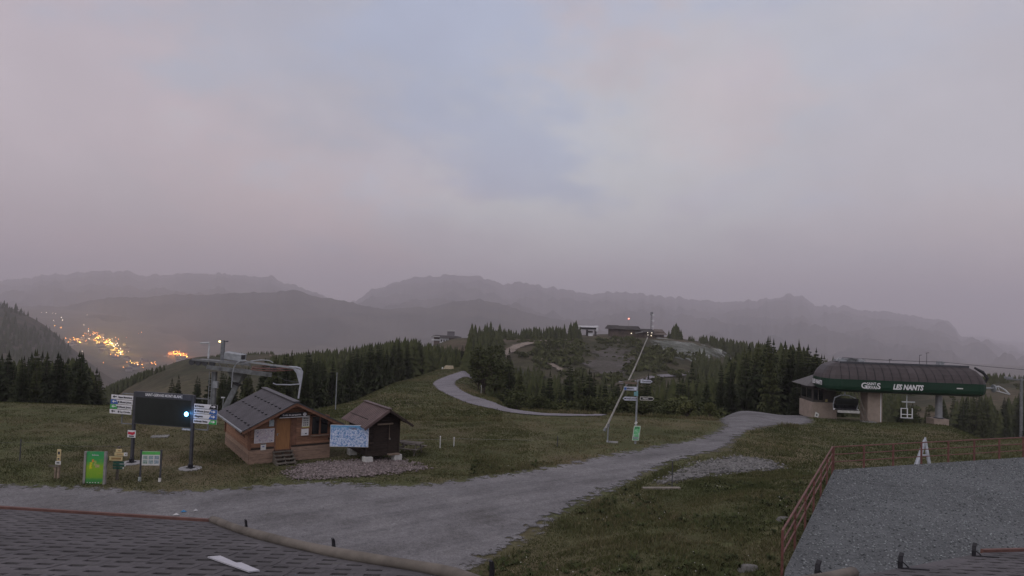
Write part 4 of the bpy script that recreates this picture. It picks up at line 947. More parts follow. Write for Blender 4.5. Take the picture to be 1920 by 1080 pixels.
def dark_hut():
    A = R(34); p = Vector((-8.0,38.5)); zz = tz(p.x,p.y); W, Dp = 1.95, 2.7; B0, EH, AH = .36, 2.40, 3.04
    t = thing('dark_hut', 'small dark brown wooden hut on white concrete blocks', 'hut', (p.x,p.y,zz), A)
    m = MB(); m.add([(.03,.03,B0),(W-.03,.03,B0),(W-.03,Dp-.03,B0),(.03,Dp-.03,B0),(.03,.03,EH),(W-.03,.03,EH),(W-.03,Dp-.03,EH),(.03,Dp-.03,EH),(W/2,.03,AH-.03),(W/2,Dp-.03,AH-.03)], [(3,2,1,0),(0,1,5,8,4),(3,7,9,6,2),(0,4,7,3),(1,2,6,5)]); part('wall', m, M_DARKW, t)
    z = B0-.04; k = 0
    while z < EH-.05:
        for s0, s1 in ((0,1.28),) if z < 2.1 else ((0,W),):
            m = MB(); m.b2(s0,s1,-.02-.008*(k%2),.03,z,z+.145); part('plank', m, M_DARKW, t)
        m = MB(); m.b2(-.02-.008*(k%2),.03,0,Dp,z,z+.145); part('plank', m, M_DARKW, t)
        z += .155; k += 1
    m = MB(); m.b2(1.30,W-.06,-.03,.02,B0+.06,2.08); d = part('door', m, M_DARKW, t)
    m = MB(); m.b2(1.36,1.40,-.08,-.03,1.20,1.30); part('handle', m, M_GALV, d)
    m = MB(); m.b2(.35,1.15,-.045,-.03,1.15,1.95); m.b2(.33,1.17,-.055,-.03,1.50,1.56); part('shutter', m, M_DARKW, t)
    m = MB(); m.b2(.5,1.45,-.30,-.22,2.12,2.20); part('light_beam', m, M_WOOD, t)
    m = MB(); m.tube([(1.25,-.26,2.13),(1.23,-.27,1.7),(1.26,-.25,1.35)], .012, 5); m.box((1.26,-.25,1.30),(.05,.05,.1)); part('rope', m, M_WOOD, t)
    m = MB(); m.b2(1.25,W,-.32,0,B0-.02,B0+.04); part('door_step', m, M_WOOD, t)
    for x, y in ((0,0),(W,0),(0,Dp),(W,Dp)):
        m = MB(); m.b2(x-.06,x+.06,y-.05,y+.05,B0-.02,EH); part('corner_post', m, M_DARKW, t)
    ov, fo, bo = .52, .85, .25; s = (AH-EH)/(W/2); ze = EH-ov*s+.05; za = AH+.05
    m = MB(); ribbed(m, ((-ov,Dp+bo,ze),(-ov,-fo,ze),(W/2,Dp+bo,za)), 16, .025, Vector((-s,0,1)).normalized()); part('roof', m, M_METB, t)
    m = MB(); ribbed(m, ((W+ov,-fo,ze),(W+ov,Dp+bo,ze),(W/2,-fo,za)), 16, .025, Vector((s,0,1)).normalized()); part('roof', m, M_METB, t)
    m = MB(); m.bar((W/2,-fo-.02,za+.02),(W/2,Dp+bo,za+.02),.26,.04); part('ridge_cap', m, M_METB, t)
    for x0 in (-ov,W+ov): m = MB(); m.bar((x0,-fo,ze-.08),(W/2,-fo,za-.08),.04,.13); part('barge_board', m, M_METB if x0 < 0 else M_DARKW, t)
    M = Matrix.Translation(t.location) @ Matrix.Rotation(A,4,'Z')
    for (x,y,lb) in ((.05,-.05,'white concrete block under the front left corner of the dark hut'),(W-.1,-.05,'white concrete block under the door side of the dark hut'),(.05,Dp-.3,'white concrete block under the back of the dark hut, behind the piste map')):
        q = MB(); q.b2(-.24,.24,-.24,.24,-.05,.33); o = part('concrete_block', q, pmat('white_concrete',(.52,.52,.50),var=.1), None, bevel=.02); o.location = M @ Vector((x,y,0)); o.rotation_euler = (0,0,A); tag(o, lb, 'concrete block', 'blocks under the dark hut')
    return M, W
DHM, DHW = dark_hut()

def piste_map():
    a = pt(618,841,38.0); a2 = pt(621.4,799,38.0); b = pt(690.5,835,38.15); b2 = pt(692,796.5,38.05)
    ang = math.atan2(b.y-a.y,b.x-a.x); L = math.hypot(b.x-a.x,b.y-a.y); h = 1.22; z0 = (a.z+b.z)/2-.06
    t = thing('piste_map', 'large blue and white panoramic piste map hung between the two huts', 'map', (a.x,a.y,z0+.06), ang)
    m, nt, bs = newmat('piste_map_print'); tc = nt.nodes.new('ShaderNodeTexCoord'); sp = nt.nodes.new('ShaderNodeSeparateXYZ'); nt.links.new(tc.outputs['Object'], sp.inputs[0])
    v = _vec(nt, scale=(1,1,1)); 
    snow = _ramp(nt, _noise(nt, v, 8.0, 10, .8), [(.36,(.02,.09,.24)),(.46,(.16,.32,.55)),(.52,(.62,.68,.80)),(.60,(.66,.72,.82)),(.68,(.18,.32,.55))])
    wv = nt.nodes.new('ShaderNodeTexVoronoi'); wv.feature = 'DISTANCE_TO_EDGE'; wv.inputs['Scale'].default_value = 7; nt.links.new(_vec(nt, scale=(1.7,1,.8)), wv.inputs['Vector'])
    c = _mixc(nt, _ramp(nt, wv.outputs['Distance'], [(.02,.7),(.06,0)]), snow, (.05,.14,.50))
    mr = nt.nodes.new('ShaderNodeMapRange'); nt.links.new(sp.outputs[2], mr.inputs[0]); mr.inputs[1].default_value = .92; mr.inputs[2].default_value = 1.2
    c = _mixc(nt, mr.outputs[0], c, (.06,.27,.50)); nt.links.new(c, bs.inputs['Base Color']); bs.inputs['Roughness'].default_value = .4
    q = MB(); q.b2(0,L,0,.03,0,h); part('panel', q, M_WHITE, t); q = MB(); q.b2(.02,L-.02,-.006,0,.02,h-.02); part('print', q, m, t)
    for x0, w_, z_ in ((L*.48,.42,1.05),(L*.55,.3,.99)):
        q = MB(); q.b2(x0,x0+w_,-.010,-.006,z_,z_+.035); part('caption', q, pmat('dark_ink',(.12,.06,.08)), t)
    for z in (.2,h-.25):
        q = MB(); q.b2(-.02,L+.3,.03,.09,z,z+.08); part('batten', q, M_DARKW, t)
    hc = HUTM @ Vector((HUTW-.1,0,1.3)); loc = Matrix.Rotation(-ang,3,'Z') @ (hc-t.location)
    for z in (.24,h-.21): q = MB(); q.bar((.05,.06,z),(loc.x,loc.y,z),.05,.07); part('bracket', q, M_DARKW, t)
    hc = DHM @ Vector((.05,.05,1.3)); loc = Matrix.Rotation(-ang,3,'Z') @ (hc-t.location)
    for z in (.24,h-.21): q = MB(); q.bar((L-.05,.06,z),(loc.x,loc.y,z),.05,.07); part('bracket', q, M_DARKW, t)
piste_map()

def picnic():
    p = gnd(765,853); t = thing('picnic_table', 'weathered wooden picnic table beside the small dark hut', 'picnic table', (p.x,p.y+.3,p.z), R(-16))
    for i in range(4): m = MB(); m.b2(-.85,.85,-.36+.19*i,-.20+.19*i,.70,.74); part('table_plank', m, M_TIMB, t)
    for s in (-1,1):
        m = MB(); m.b2(-.85,.85,s*.72-.12,s*.72+.12,.42,.46); part('bench', m, M_TIMB, t)
        m = MB(); m.bar((s*.6,-.3,.70),(s*.6,-.62,0),.05,.09); part('leg', m, M_TIMB, t); m = MB(); m.bar((s*.6,.3,.70),(s*.6,.62,0),.05,.09); part('leg', m, M_TIMB, t)
        m = MB(); m.b2(s*.6-.025+.05,s*.6+.025+.05,-.84,.84,.33,.42); part('cross_bar', m, M_TIMB, t)
picnic()

# ================================================================== boards and signs on the left meadow
M_BLUE = mat('sign_blue', (.035,.115,.36), .5, .06, 4); M_GRN = mat('sign_green', (.05,.36,.09), .5, .06, 4); M_PURP = mat('pale_lilac_sign', (.52,.50,.60), .5, .05, 4)
def arrow(m, x, z, L, h, s, y=-.01):
    m.add([(x-s*L/2,y,z-h*.13),(x+s*L*.05,y,z-h*.13),(x+s*L*.05,y,z+h*.13),(x-s*L/2,y,z+h*.13)], [(0,1,2,3)] if s > 0 else [(3,2,1,0)])
    m.add([(x+s*L*.02,y,z-h*.42),(x+s*L*.5,y,z),(x+s*L*.02,y,z+h*.42)], [(0,1,2)] if s > 0 else [(2,1,0)]); return m
def big_screen():
    a = gnd(246.5,868.5); b = gnd(356.7,879); ang = math.atan2(b.y-a.y,b.x-a.x); L = math.hypot(b.x-a.x,b.y-a.y); z0 = min(a.z,b.z)
    t = thing('display_board', 'large black display screen on two posts headed SAINT-GERVAIS MONT-BLANC', 'display board', (a.x,a.y,z0), ang); M = Matrix.Translation(t.location) @ Matrix.Rotation(ang,4,'Z')
    for x in (0,L):
        m = MB(); m.b2(x-.065,x+.065,-.05,.08,0,3.82); part('post', m, M_DGREY, t)
        m = MB(); m.b2(x-.17,x+.17,-.15,.15,.03,.09); m.b2(x-.03,x+.03,-.14,.14,.09,.25); m.b2(x-.14,x+.14,-.03,.03,.09,.25); part('foot_plate', m, M_BLACK, t)
        q = MB(); q.cyl((0,0,-.15),(0,0,.045),.58,.56,22); o = part('concrete_footing', q, pmat('pale_concrete',(.27,.265,.26),var=.14), None); o.location = M @ Vector((x,0,0)); tag(o, 'round pale concrete footing under the %s post of the display screen' % ('left' if x == 0 else 'right'), 'footing', 'footings of the display screen')
    m = MB(); m.b2(.07,L-.07,-.06,.08,2.12,3.56); part('cabinet', m, M_DGREY, t)
    m = MB(); m.b2(.10,L-.10,-.068,-.06,2.16,3.54); part('screen', m, mat('dead_screen',(.014,.018,.016),.35,.15,2), t)
    m = MB(); m.b2(0.07,L-.07,-.07,.08,3.56,3.84); hd = part('header', m, mat('header_slate',(.050,.054,.066),.5,.1,4), t)
    letters('SAINT-GERVAIS MONT-BLANC', .20, M_WHITE, hd, (L*.51,-.08,3.70), bold=.004, width=L*.63)
    for s, x in ((-1,-.85),(1,L+.85)):
        m = MB()
        for z in (2.05,3.66): m.bar((x,.10,z),(0 if s < 0 else L,.10,z),.05,.05)
        m.bar((x,.10,2.05),(x,.10,3.66),.05,.05); part('side_frame', m, M_GALVD, t)
    def sign(x0, x1, z0_, z1_, s, col, text, dot, lb, nm):
        o = thing('direction_sign', lb, 'sign', M @ Vector(((x0+x1)/2,-.05,z0_)), ang, 'direction signs on the display board'); w2 = (x1-x0)/2; h = z1_-z0_
        m = MB(); m.b2(-w2,w2,0,.03,0,h); part('plate', m, M_WHITE, o)
        e = s*w2
        if col:
            m = MB(); i0, i1 = e-s*.46*w2*1.1, e-s*.46*w2*1.1-s*.14
            lo, hi = (i0, i1) if s > 0 else (i1, i0)
            V = [(e,-.005,0),(i1 if True else 0,-.005,0),(i0,-.005,h),(e,-.005,h)]
            m.add(V, [(0,1,2,3)] if s < 0 else [(3,2,1,0)]); part('colour_field', m, col, o)
        m = MB(); arrow(m, e-s*.22, h*.56, .27, h*.8, s); part('arrow', m, M_WHITE if col else M_BLACK, o)
        tw = min(.105*len(text)*.78, w2*1.15 if col else w2*1.25)
        if s < 0: tx = w2-.05-tw/2
        else: tx = -w2+.05+tw/2+(.14 if dot else 0)
        letters(text, .135, M_BLACK, o, (tx,-.008,h*.5), bold=.004, width=tw)
        if dot:
            dx = tx-tw/2-.09; m = MB(); m.cyl((dx,-.008,h*.5),(dx,0,h*.5),.055,None,14); part('lift_symbol', m, M_DGREY, o)
    H = .225; G = .035
    for i, (col, tx, dot, lb) in enumerate(((None,'Espace Marmottons',0,'white sign reading Espace Marmottons, topmost left of the black screen'),(M_BLUE,'Mont Joux',1,'white Mont Joux sign with blue left arrow field beside the black screen'),(M_GRN,'Mont Joux',1,'white Mont Joux sign with green left arrow field beside the black screen'),(None,'La Croix',1,'white La Croix sign with black arrow, lowest left of the black screen'))):
        z1 = 3.58-i*(H+G); sign(-1.46-.02*i,-.09-.02*i,z1-H,z1,-1,col,tx,dot,lb,i)
    for i, (col, tx, dot, lb) in enumerate(((M_BLACK,'Nants',1,'white Nants sign with black arrow field right of the black screen'),(M_BLUE,'Mont Joux',1,'white Mont Joux sign with blue arrow field pointing right toward the hut'),(M_BLUE,'Megeve',0,'white Megeve sign with blue arrow field right of the black screen'),(M_GRN,'St-Gervais / Bettex',0,'white St-Gervais sign with green arrow field right of the black screen'))):
        z1 = 3.40-i*(H+G); sign(L+.08,L+1.46,z1-H,z1,1,col,tx,dot,lb,i)
    o = thing('warning_sign', 'small red and white sign on the left post of the display screen', 'sign', M @ Vector((-.02,-.09,1.38)), ang)
    m = MB(); m.b2(-.25,.25,0,.02,0,.38); part('plate', m, M_WHITE, o); m = MB(); m.add([(-.22,-.006,.16),(.10,-.006,.13),(.22,-.006,.22),(.20,-.006,.33),(.05,-.006,.28),(-.22,-.006,.30)], [(0,1,2,3,4,5)]); part('symbol', m, pmat('sign_red',(.48,.03,.06)), o); m = MB(); m.b2(-.16,.16,-.006,0,.04,.10); part('caption', m, M_DGREY, o)
    o = thing('maker_plate', 'small white name plate under the right corner of the display screen', 'plate', M @ Vector((L-.32,-.06,1.98)), ang)
    m = MB(); m.b2(-.27,.27,0,.02,0,.11); part('plate', m, mat('plate_blue_grey',(.20,.24,.28)), o); letters('charvet', .12, M_WHITE, o, (0,-.01,.055), bold=.003, width=.46)
    o = thing('flood_lamp', 'blue-white lamp shining on the right side of the black screen', 'lamp', M @ Vector((L-.30,-.13,2.84)), ang)
    m = MB(); m.cyl((0,0,0),(0,.06,0),.13,.08,16); part('housing', m, M_BLACK, o); m = MB(); m.cyl((0,-.012,0),(0,0,0),.115,.12,18); part('lens', m, mat('lamp_blue_white',(.5,.8,1),.3,emit=(.22,.62,1.0),estr=5), o)
    l = bpy.data.lights.new('lamp_glow','POINT'); l.energy = 11; l.color = (.12,.42,1); l.shadow_soft_size = .05; lo = bpy.data.objects.new('lamp_glow', l); COL.objects.link(lo); lo.parent = o; lo.location = (0,-.14,0)
big_screen()
def facing(p): return math.atan2(-p.x, p.y)*-1*0
def trail_posts():
    p = gnd(105,897); t = thing('trail_post', 'wooden trail post with small cream and white waymark tags', 'trail post', p, 0)
    m = MB(); m.b2(.06,.15,-.04,.05,-.3,1.35); part('post', m, M_WOOD, t)
    for z0, z1, x0, x1, mm in ((1.06,1.40,.02,.20,M_YEL),(.86,1.04,.02,.19,M_YEL),(.68,.84,-.04,.22,M_PAPER)):
        m = MB(); m.b2(x0,x1,-.06,-.04,z0,z1); pl = part('tag', m, mm, t); m = MB(); m.box(((x0+x1)/2,-.064,(z0+z1)/2),((x1-x0)*.55,.006,(z1-z0)*.4)); part('symbol', m, M_DGREY, pl)
    m = MB(); m.b2(-.28,.14,-.07,-.045,.56,.64); m.add([(-.28,-.07,.56),(-.28,-.07,.64),(-.36,-.07,.60)], [(0,1,2)]); part('finger', m, M_TIMB, t)
    m = MB(); m.b2(-.09,-.02,-.02,.05,-.3,.55); m.b2(-.11,.0,-.04,-.02,.42,.54); part('short_post', m, M_WOOD, t)
    # tall green panel
    p = gnd(176,908); t = thing('info_panel', 'tall green printed information panel in a grey wooden frame', 'information panel', p, R(4))
    m, nt, b = newmat('trail_map_print'); tc = nt.nodes.new('ShaderNodeTexCoord'); sp = nt.nodes.new('ShaderNodeSeparateXYZ'); nt.links.new(tc.outputs['Object'], sp.inputs[0])
    mr = nt.nodes.new('ShaderNodeMapRange'); nt.links.new(sp.outputs[2], mr.inputs[0]); mr.inputs[1].default_value = 0; mr.inputs[2].default_value = 1.5
    c = _ramp(nt, mr.outputs[0], [(.02,(.04,.20,.05)),(.14,(.05,.26,.06)),(.22,(.17,.36,.02)),(.55,(.24,.42,.02)),(.72,(.05,.32,.07)),(1,(.03,.30,.10))])
    c = _mixc(nt, _ramp(nt, _noise(nt, _vec(nt), 5, 5, .6), [(.55,0),(.68,.35)]), c, (.45,.42,.03)); nt.links.new(c, b.inputs['Base Color']); b.inputs['Roughness'].default_value = .45
    q = MB(); q.b2(-.40,.40,0,.04,.02,1.52); part('panel', q, m, t)
    for x in (-.45,.45): q = MB(); q.b2(x-.05,x+.05,-.03,.09,-.3,1.52); part('frame_post', q, pmat('grey_timber',(.25,.24,.23)), t)
    letters('Randonnées', .10, M_WHITE, t, (0,-.006,1.36), width=.30)
    for x0, x1, z0, z1, c_ in ((-.24,-.12,.72,1.02,(.50,.50,.02)),(-.15,-.06,1.03,1.16,(.62,.26,.06)),(.02,.20,.78,.92,(.42,.36,.16)),(-.05,.06,.86,1.10,(.34,.42,.10))):
        q = MB(); q.b2(x0,x1,-.005,0,z0,z1); part('picture', q, pmat('print_%d' % int(c_[0]*100+c_[1]*10),c_,scale=12,var=.3), t)
    for x in (-.3,-.18,-.06,.06,.2): q = MB(); q.box((x,-.004,.08),(.05,.006,.04)); part('logo', q, M_PAPER, t)
    # signpost with arms
    p = gnd(219,900); t = thing('trail_signpost', 'wooden trail signpost with cream and dark green arms', 'signpost', p, R(2))
    m = MB(); m.b2(-.05,.05,-.04,.05,-.3,1.55); part('post', m, M_TIMB, t)
    for x0,x1,z0,z1,mm in ((-.09,.20,1.34,1.50,M_YEL),(-.14,.30,1.18,1.32,M_YEL),(.30,.46,1.17,1.33,M_PAPER),(-.38,.24,.94,1.14,M_YEL),(-.18,.34,.80,.90,mat('dark_green_arm',(.03,.10,.075))),(-.20,.36,.66,.77,MATS.get('dark_green_arm')),(-.18,.28,.54,.63,MATS.get('dark_green_arm'))):
        m = MB(); m.b2(x0,x1,-.07,-.045,z0,z1); a = part('arm', m, mm, t)
        if mm is M_YEL: m = MB(); m.b2(x0+.1,x1-.06,-.073,-.068,z0+.05,z1-.05); part('caption', m, pmat('brown_ink',(.35,.22,.10)), a)
        elif mm is M_PAPER: m = MB(); m.box((.40,-.074,1.25),(.05,.006,.06)); part('symbol', m, M_DGREY, a)
        else: m = MB(); m.box((x1+.02,-.057,(z0+z1)/2),(.05,.03,.07)); part('tip', m, M_PAPER, a)
    m = MB(); m.box((.03,0,1.58),(.13,.10,.05)); part('cap', m, M_TIMB, t)
    # info board on legs
    p = gnd(281,903); t = thing('notice_board', 'green and white notice board with six photos on two dark legs', 'notice board', p, R(6))
    for x in (-.46,.46):
        m = MB(); m.bar((x,0,-.2),(x,0,1.48),.07,.05); m.box((x+(.05 if x < 0 else -.05)*0,0,1.49),(.10,.07,.04)); part('leg', m, M_DGREY, t)
        m = MB(); m.b2(x-.06,x+.04,-.06,.05,-.05,.22 if x < 0 else .18); part('leg_sleeve', m, M_PAPER if x > 0 else mat('sleeve_grey',(.34,.38,.36)), t)
    m = MB(); m.b2(-.41,.41,-.03,0,.78,1.44); part('panel', m, M_PAPER, t); m = MB(); m.b2(-.41,.41,-.036,-.03,1.29,1.44); part('heading', m, mat('bright_green',(.10,.42,.10)), t)
    for i in range(3):
        for j in range(2):
            m = MB(); m.b2(-.36+.26*i,-.15+.26*i,-.036,-.03,.86+.21*j,1.03+.21*j); part('photo', m, map_print('photo_print_%d%d' % (i,j), [(.35,(.10+.05*i,.20,.12)),(.5,(.25,.34,.30+.06*i)),(.65,(.42,.48,.52))], 14, None, i*3.1+j), t)
trail_posts()
def bits():
    p = gnd(300,819); m = MB(); m.b2(-.5,.5,-.4,.4,-.05,.06); o = part('manhole_slab', m, mat('grey_slab',(.20,.20,.19)), None, bevel=.02); o.location = p; o.rotation_euler = (0,0,.3); tag(o, 'flat grey concrete slab in the grass behind the display screen', 'slab')
    for u, v, h, lb, mm in ((37,864,1.1,'thin dark fence stake at the left edge of the meadow',M_DGREY),(825,840,.75,'taller white fence stake right of the picnic table',M_WHITE),(851,838,.62,'short white fence stake right of the picnic table',M_WHITE),(1260,916,1.35,'thin dark stake between the rocks and the grass bank',M_DGREY),(1045,838,.7,'thin dark stake in the middle of the meadow',M_DGREY),(902,738,1.2,'white marker post on the slope under the path bend',M_WHITE),(870,727,1.0,'thin marker stake beside the inner bend of the path',M_TIMB)):
        p = gnd(u,v); t = thing('stake', lb, 'stake', p, random.random()); q = MB(); q.cyl((0,0,-.2),(0,0,h),.028,.024,8); part('rod', q, mm, t); q = MB(); q.cyl((0,0,h-.05),(0,0,h+.03),.036,.03,8); part('cap', q, mm, t)
    p = gnd(1240,917); m = MB(); m.b2(-1.0,1.0,-.12,.12,-.05,.10); o = part('stone_kerb', m, pmat('kerb_stone',(.20,.18,.15)), None, bevel=.03); o.location = p; o.rotation_euler = (0,0,R(8)); tag(o, 'pale stone kerb on the ground at the top of the grass bank', 'kerb')
    # tape fence
    def wire(pts, r, lb, mm, nm='fence_wire'):
        q = MB(); q.tube(pts, r, 5); o = part(nm, q, mm, None); tag(o, lb, 'wire')
    a = gnd(760,838); b = gnd(825,840); c = gnd(851,838); d = gnd(1000,836); z = Vector((0,0,.55))
    wire([a+z*.9,b+z,c+z,d+z*.7], .006, 'white fence tape strung along the white stakes on the meadow', pmat('dull_tape',(.28,.28,.27)), 'fence_tape')
    a = gnd(-40,866); b = gnd(37,864); c = gnd(240,868); wire([a+z*1.7,b+z*1.8,(b+c)/2+z*1.5,c+z*1.6], .006, 'thin dark wire running along the left meadow', M_DGREY)
    p = gnd(629,768); t = thing('pole', 'tall thin grey pole standing behind the ticket hut', 'pole', p); q = MB(); q.cyl((0,0,-.3),(0,0,62*p.y/F+.3),.05,.035,8); part('shaft', q, M_GALV, t); q = MB(); q.cyl((0,0,62*p.y/F+.3),(0,0,62*p.y/F+.36),.055,.05,8); part('cap', q, M_GALV, t)
    # litter on the road
    for u, v, s, c_, lb in ((344,962,.12,(.05,.20,.40),'scrap of blue litter on the gravel road'),(330,968,.13,(.5,.5,.5),'scrap of white litter left of the blue scrap'),(367,960,.09,(.45,.45,.46),'scrap of white litter right of the blue scrap')):
        p = gnd(u,v); q = MB(); q.add([(-s,-s*.4,0),(s*.8,-s*.5,.02),(s,s*.4,0),(-s*.6,s*.5,.03),(0,0,.09)], [(0,1,4),(1,2,4),(2,3,4),(3,0,4)]); o = part('litter', q, pmat('litter_%d' % u,c_), None); o.location = p+Vector((0,0,.05)); tag(o, lb, 'litter', 'litter on the road')
bits()
# ================================================================== bullwheel lift behind the ticket hut
def bull_lift():
    O = pt(402,755,57); O.z = tz(O.x,O.y)-.05
    t = thing('bullwheel_lift', 'grey steel lift terminal with red bullwheel behind the ticket hut', 'lift terminal', O)
    def L(u, v, D): return pt(u,v,D)-O
    m = MB(); a = L(402.5,697,57); m.b2(a.x-.17,a.x+.17,-.17,.17,0,a.z); part('column', m, M_GALVD, t)
    m = MB(); m.bar(L(421,768,57),L(453,703,57.2),.42,.42); part('leaning_mast', m, M_GALVD, t)
    m = MB(); m.bar(L(444,722,57),L(446,718,57),.48,.48); part('mast_collar', m, M_BLACK, t)
    for dD in (-.9,.9):
        m = MB(); m.bar(L(388,688,57+dD),L(509,703,57+dD),.20,.32); part('platform_beam', m, M_GALVD, t)
        m = MB(); m.bar(L(360,674,57+dD),L(470,684,57+dD),.12,.16); part('upper_beam', m, M_GALVD, t)
        m = MB(); m.bar(L(462,678,57+dD),L(552,690,57+dD),.12,.14); part('wheel_arm', m, M_GALV, t)
    m = MB()
    for u, v in ((392,689),(412,691),(432,693),(470,698),(500,702)): m.bar(L(u,v,55.9),L(u,v,58.1),.12,.12)
    part('cross_member', m, M_GALVD, t)
    m = MB(); m.bar(L(372,674,57),L(466,681,57),1.5,.05); part('walkway', m, M_GALVD, t)
    m = MB()
    for u in range(380,466,14): m.bar(L(u,674+(u-380)*.1,56.3),L(u+6,688,56.3),.05,.05)
    part('lattice', m, M_GALVD, t)
    for u, dv in ((384,0),(398,1.5),(360,-1),(372,0)):
        m = MB(); c = L(u,680+dv,56.2); m.cyl(c+Vector((0,-.08,0)),c+Vector((0,.08,0)),.24,None,14); part('sheave', m, M_DGREY, t)
    # housing
    m = MB(); c = L(441,668.5,57); d = Vector((.78,0,-.10)); m.bar(c-d,c+d,.9,.62); part('motor_housing', m, M_GALV, t, bevel=.05)
    m = MB(); c = L(456,669.5,56.4); m.box(c,(.30,.1,.34)); part('housing_door', m, M_BLACK, t)
    m = MB(); c = L(444,699,57); m.add([c+Vector(q) for q in ((-.7,-.6,.35),(.9,-.6,.25),(.35,-.4,-.75),(-.1,-.4,-.75),(-.7,.6,.35),(.9,.6,.25),(.35,.4,-.75),(-.1,.4,-.75))], [(0,3,2,1),(4,5,6,7),(0,1,5,4),(1,2,6,5),(2,3,7,6),(3,0,4,7)]); part('saddle', m, M_GALVD, t)
    # bullwheel: rim, hub, spokes
    c = L(512,692,57); M_RUST = mat('red_wheel_paint',(.17,.07,.058),.6,.25,4); wv = MB(); n = 36; r = 1.72
    for z, rr in ((.0,r),(.16,r*.97)):
        wv.tube([c+Vector((rr*math.cos(6.2832*k/n),rr*math.sin(6.2832*k/n),z)) for k in range(n+1)], .034, 6)
    w = part('bullwheel', wv, M_RUST, t)
    m = MB()
    for k in range(8): a = k*math.pi/4; m.bar(c+Vector((0,0,.06)),c+Vector((r*math.cos(a),r*math.sin(a),.06)),.09,.05)
    part('spoke', m, mat('wheel_web',(.11,.085,.075)), w); m = MB(); m.cyl(c-Vector((0,0,.2)),c+Vector((0,0,.3)),.28,.25,14); part('hub', m, M_DGREY, w)
    # guard pipes and frames
    def P(L3, r_, nm, mm): m = MB(); m.tube([L(*q) for q in L3], r_, 8); return part(nm, m, mm, t)
    P([(462,676,55.8),(452,676.5,55.8),(444,681,55.8),(439,688,55.8),(436,702,55.8),(434,727,55.8)], .045, 'guard_pipe', M_GALV)
    P([(470,677,58.5),(490,675,58.5),(505,676,58.5),(512,680,58.5)], .045, 'guard_pipe', M_GALV)
    M_LB = mat('pale_blue_steel',(.40,.42,.48),.5,.1,3)
    P([(542,688,57),(556,688.5,57),(564,691,57),(567,697,57),(565,712,57),(562,730,57),(559.5,747,57)], .075, 'chair_frame', M_LB)
    m = MB(); a, b, cc = L(548,689,57), L(566,694,57), L(562,722,57); e = Vector((0,.05,0)); q1 = L(556,700,57)
    m.add([a-e,b-e,cc-e,q1-e,a+e,b+e,cc+e,q1+e], [(0,1,2,3),(7,6,5,4),(0,4,5,1),(1,5,6,2),(2,6,7,3),(3,7,4,0)]); part('gusset', m, M_LB, t)
    P([(512,718.5,57),(518,721,57),(545,721.5,57),(562,720,57)], .05, 'foot_rest', M_LB)
    P([(520,705,57),(535,713,57),(552,716,57),(560,716,57)], .025, 'cable', M_DGREY)
    P([(376,643.5,57),(392,642.5,57),(392.5,646,57),(390.5,672,57)], .075, 'lamp_arm', mat('pale_post',(.46,.48,.50)))
    m = MB(); c = L(404,721,56.7); m.box(c,(.42,.24,.56)); part('control_box', m, M_GALV, t); 
    m = MB()
    for du in (-9,-4): m.cyl(Vector((L(402+du,697,56.8).x,-.2,0)),L(402+du,697,56.8),.025,None,6)
    for i in range(12): zz = .4+.3*i; a = L(393,697,56.8); b = L(398,697,56.8); m.bar((a.x,-.2,zz),(b.x,-.2,zz),.02,.02)
    part('ladder', m, M_GALV, t)
    o = thing('floodlight_mast', 'grey mast with a small yellow lamp rising over the bullwheel lift', 'light mast', O+L(417,668,57.6)); 
    h = 30*57/F; m = MB(); m.b2(-.13,.13,-.13,.13,-.6,h); part('mast', m, mat('grey_mast',(.16,.17,.18)), o); m = MB(); m.bar((-.25,-.1,h-.06),(.42,-.1,h-.10),.05,.05); part('arm', m, M_DGREY, o)
    m = MB(); m.box((.40,-.1,h-.06),(.16,.12,.08)); part('spare_lamp', m, M_DGREY, o)
    m = MB(); m.box((-.24,-.14,h-.10),(.13,.10,.11)); part('lamp', m, mat('lamp_yellow',(1,.8,.4),emit=(1,.70,.26),estr=7), o, bevel=.02)
    p = gnd(418,752); 
    q = thing('small_post_lamp', 'thin post with a small lamp left of the hut roof', 'post', (O.x+L(419,740,55).x,55,tz(O.x+L(419,740,55).x,55)))
    m = MB(); m.cyl((0,0,-.2),(0,0,1.35),.03,None,8); part('post', m, M_GALV, q); m = MB(); m.b2(-.16,.12,-.06,.06,1.33,1.42); part('head', m, mat('pale_post',(.46,.48,.50)), q)
bull_lift()

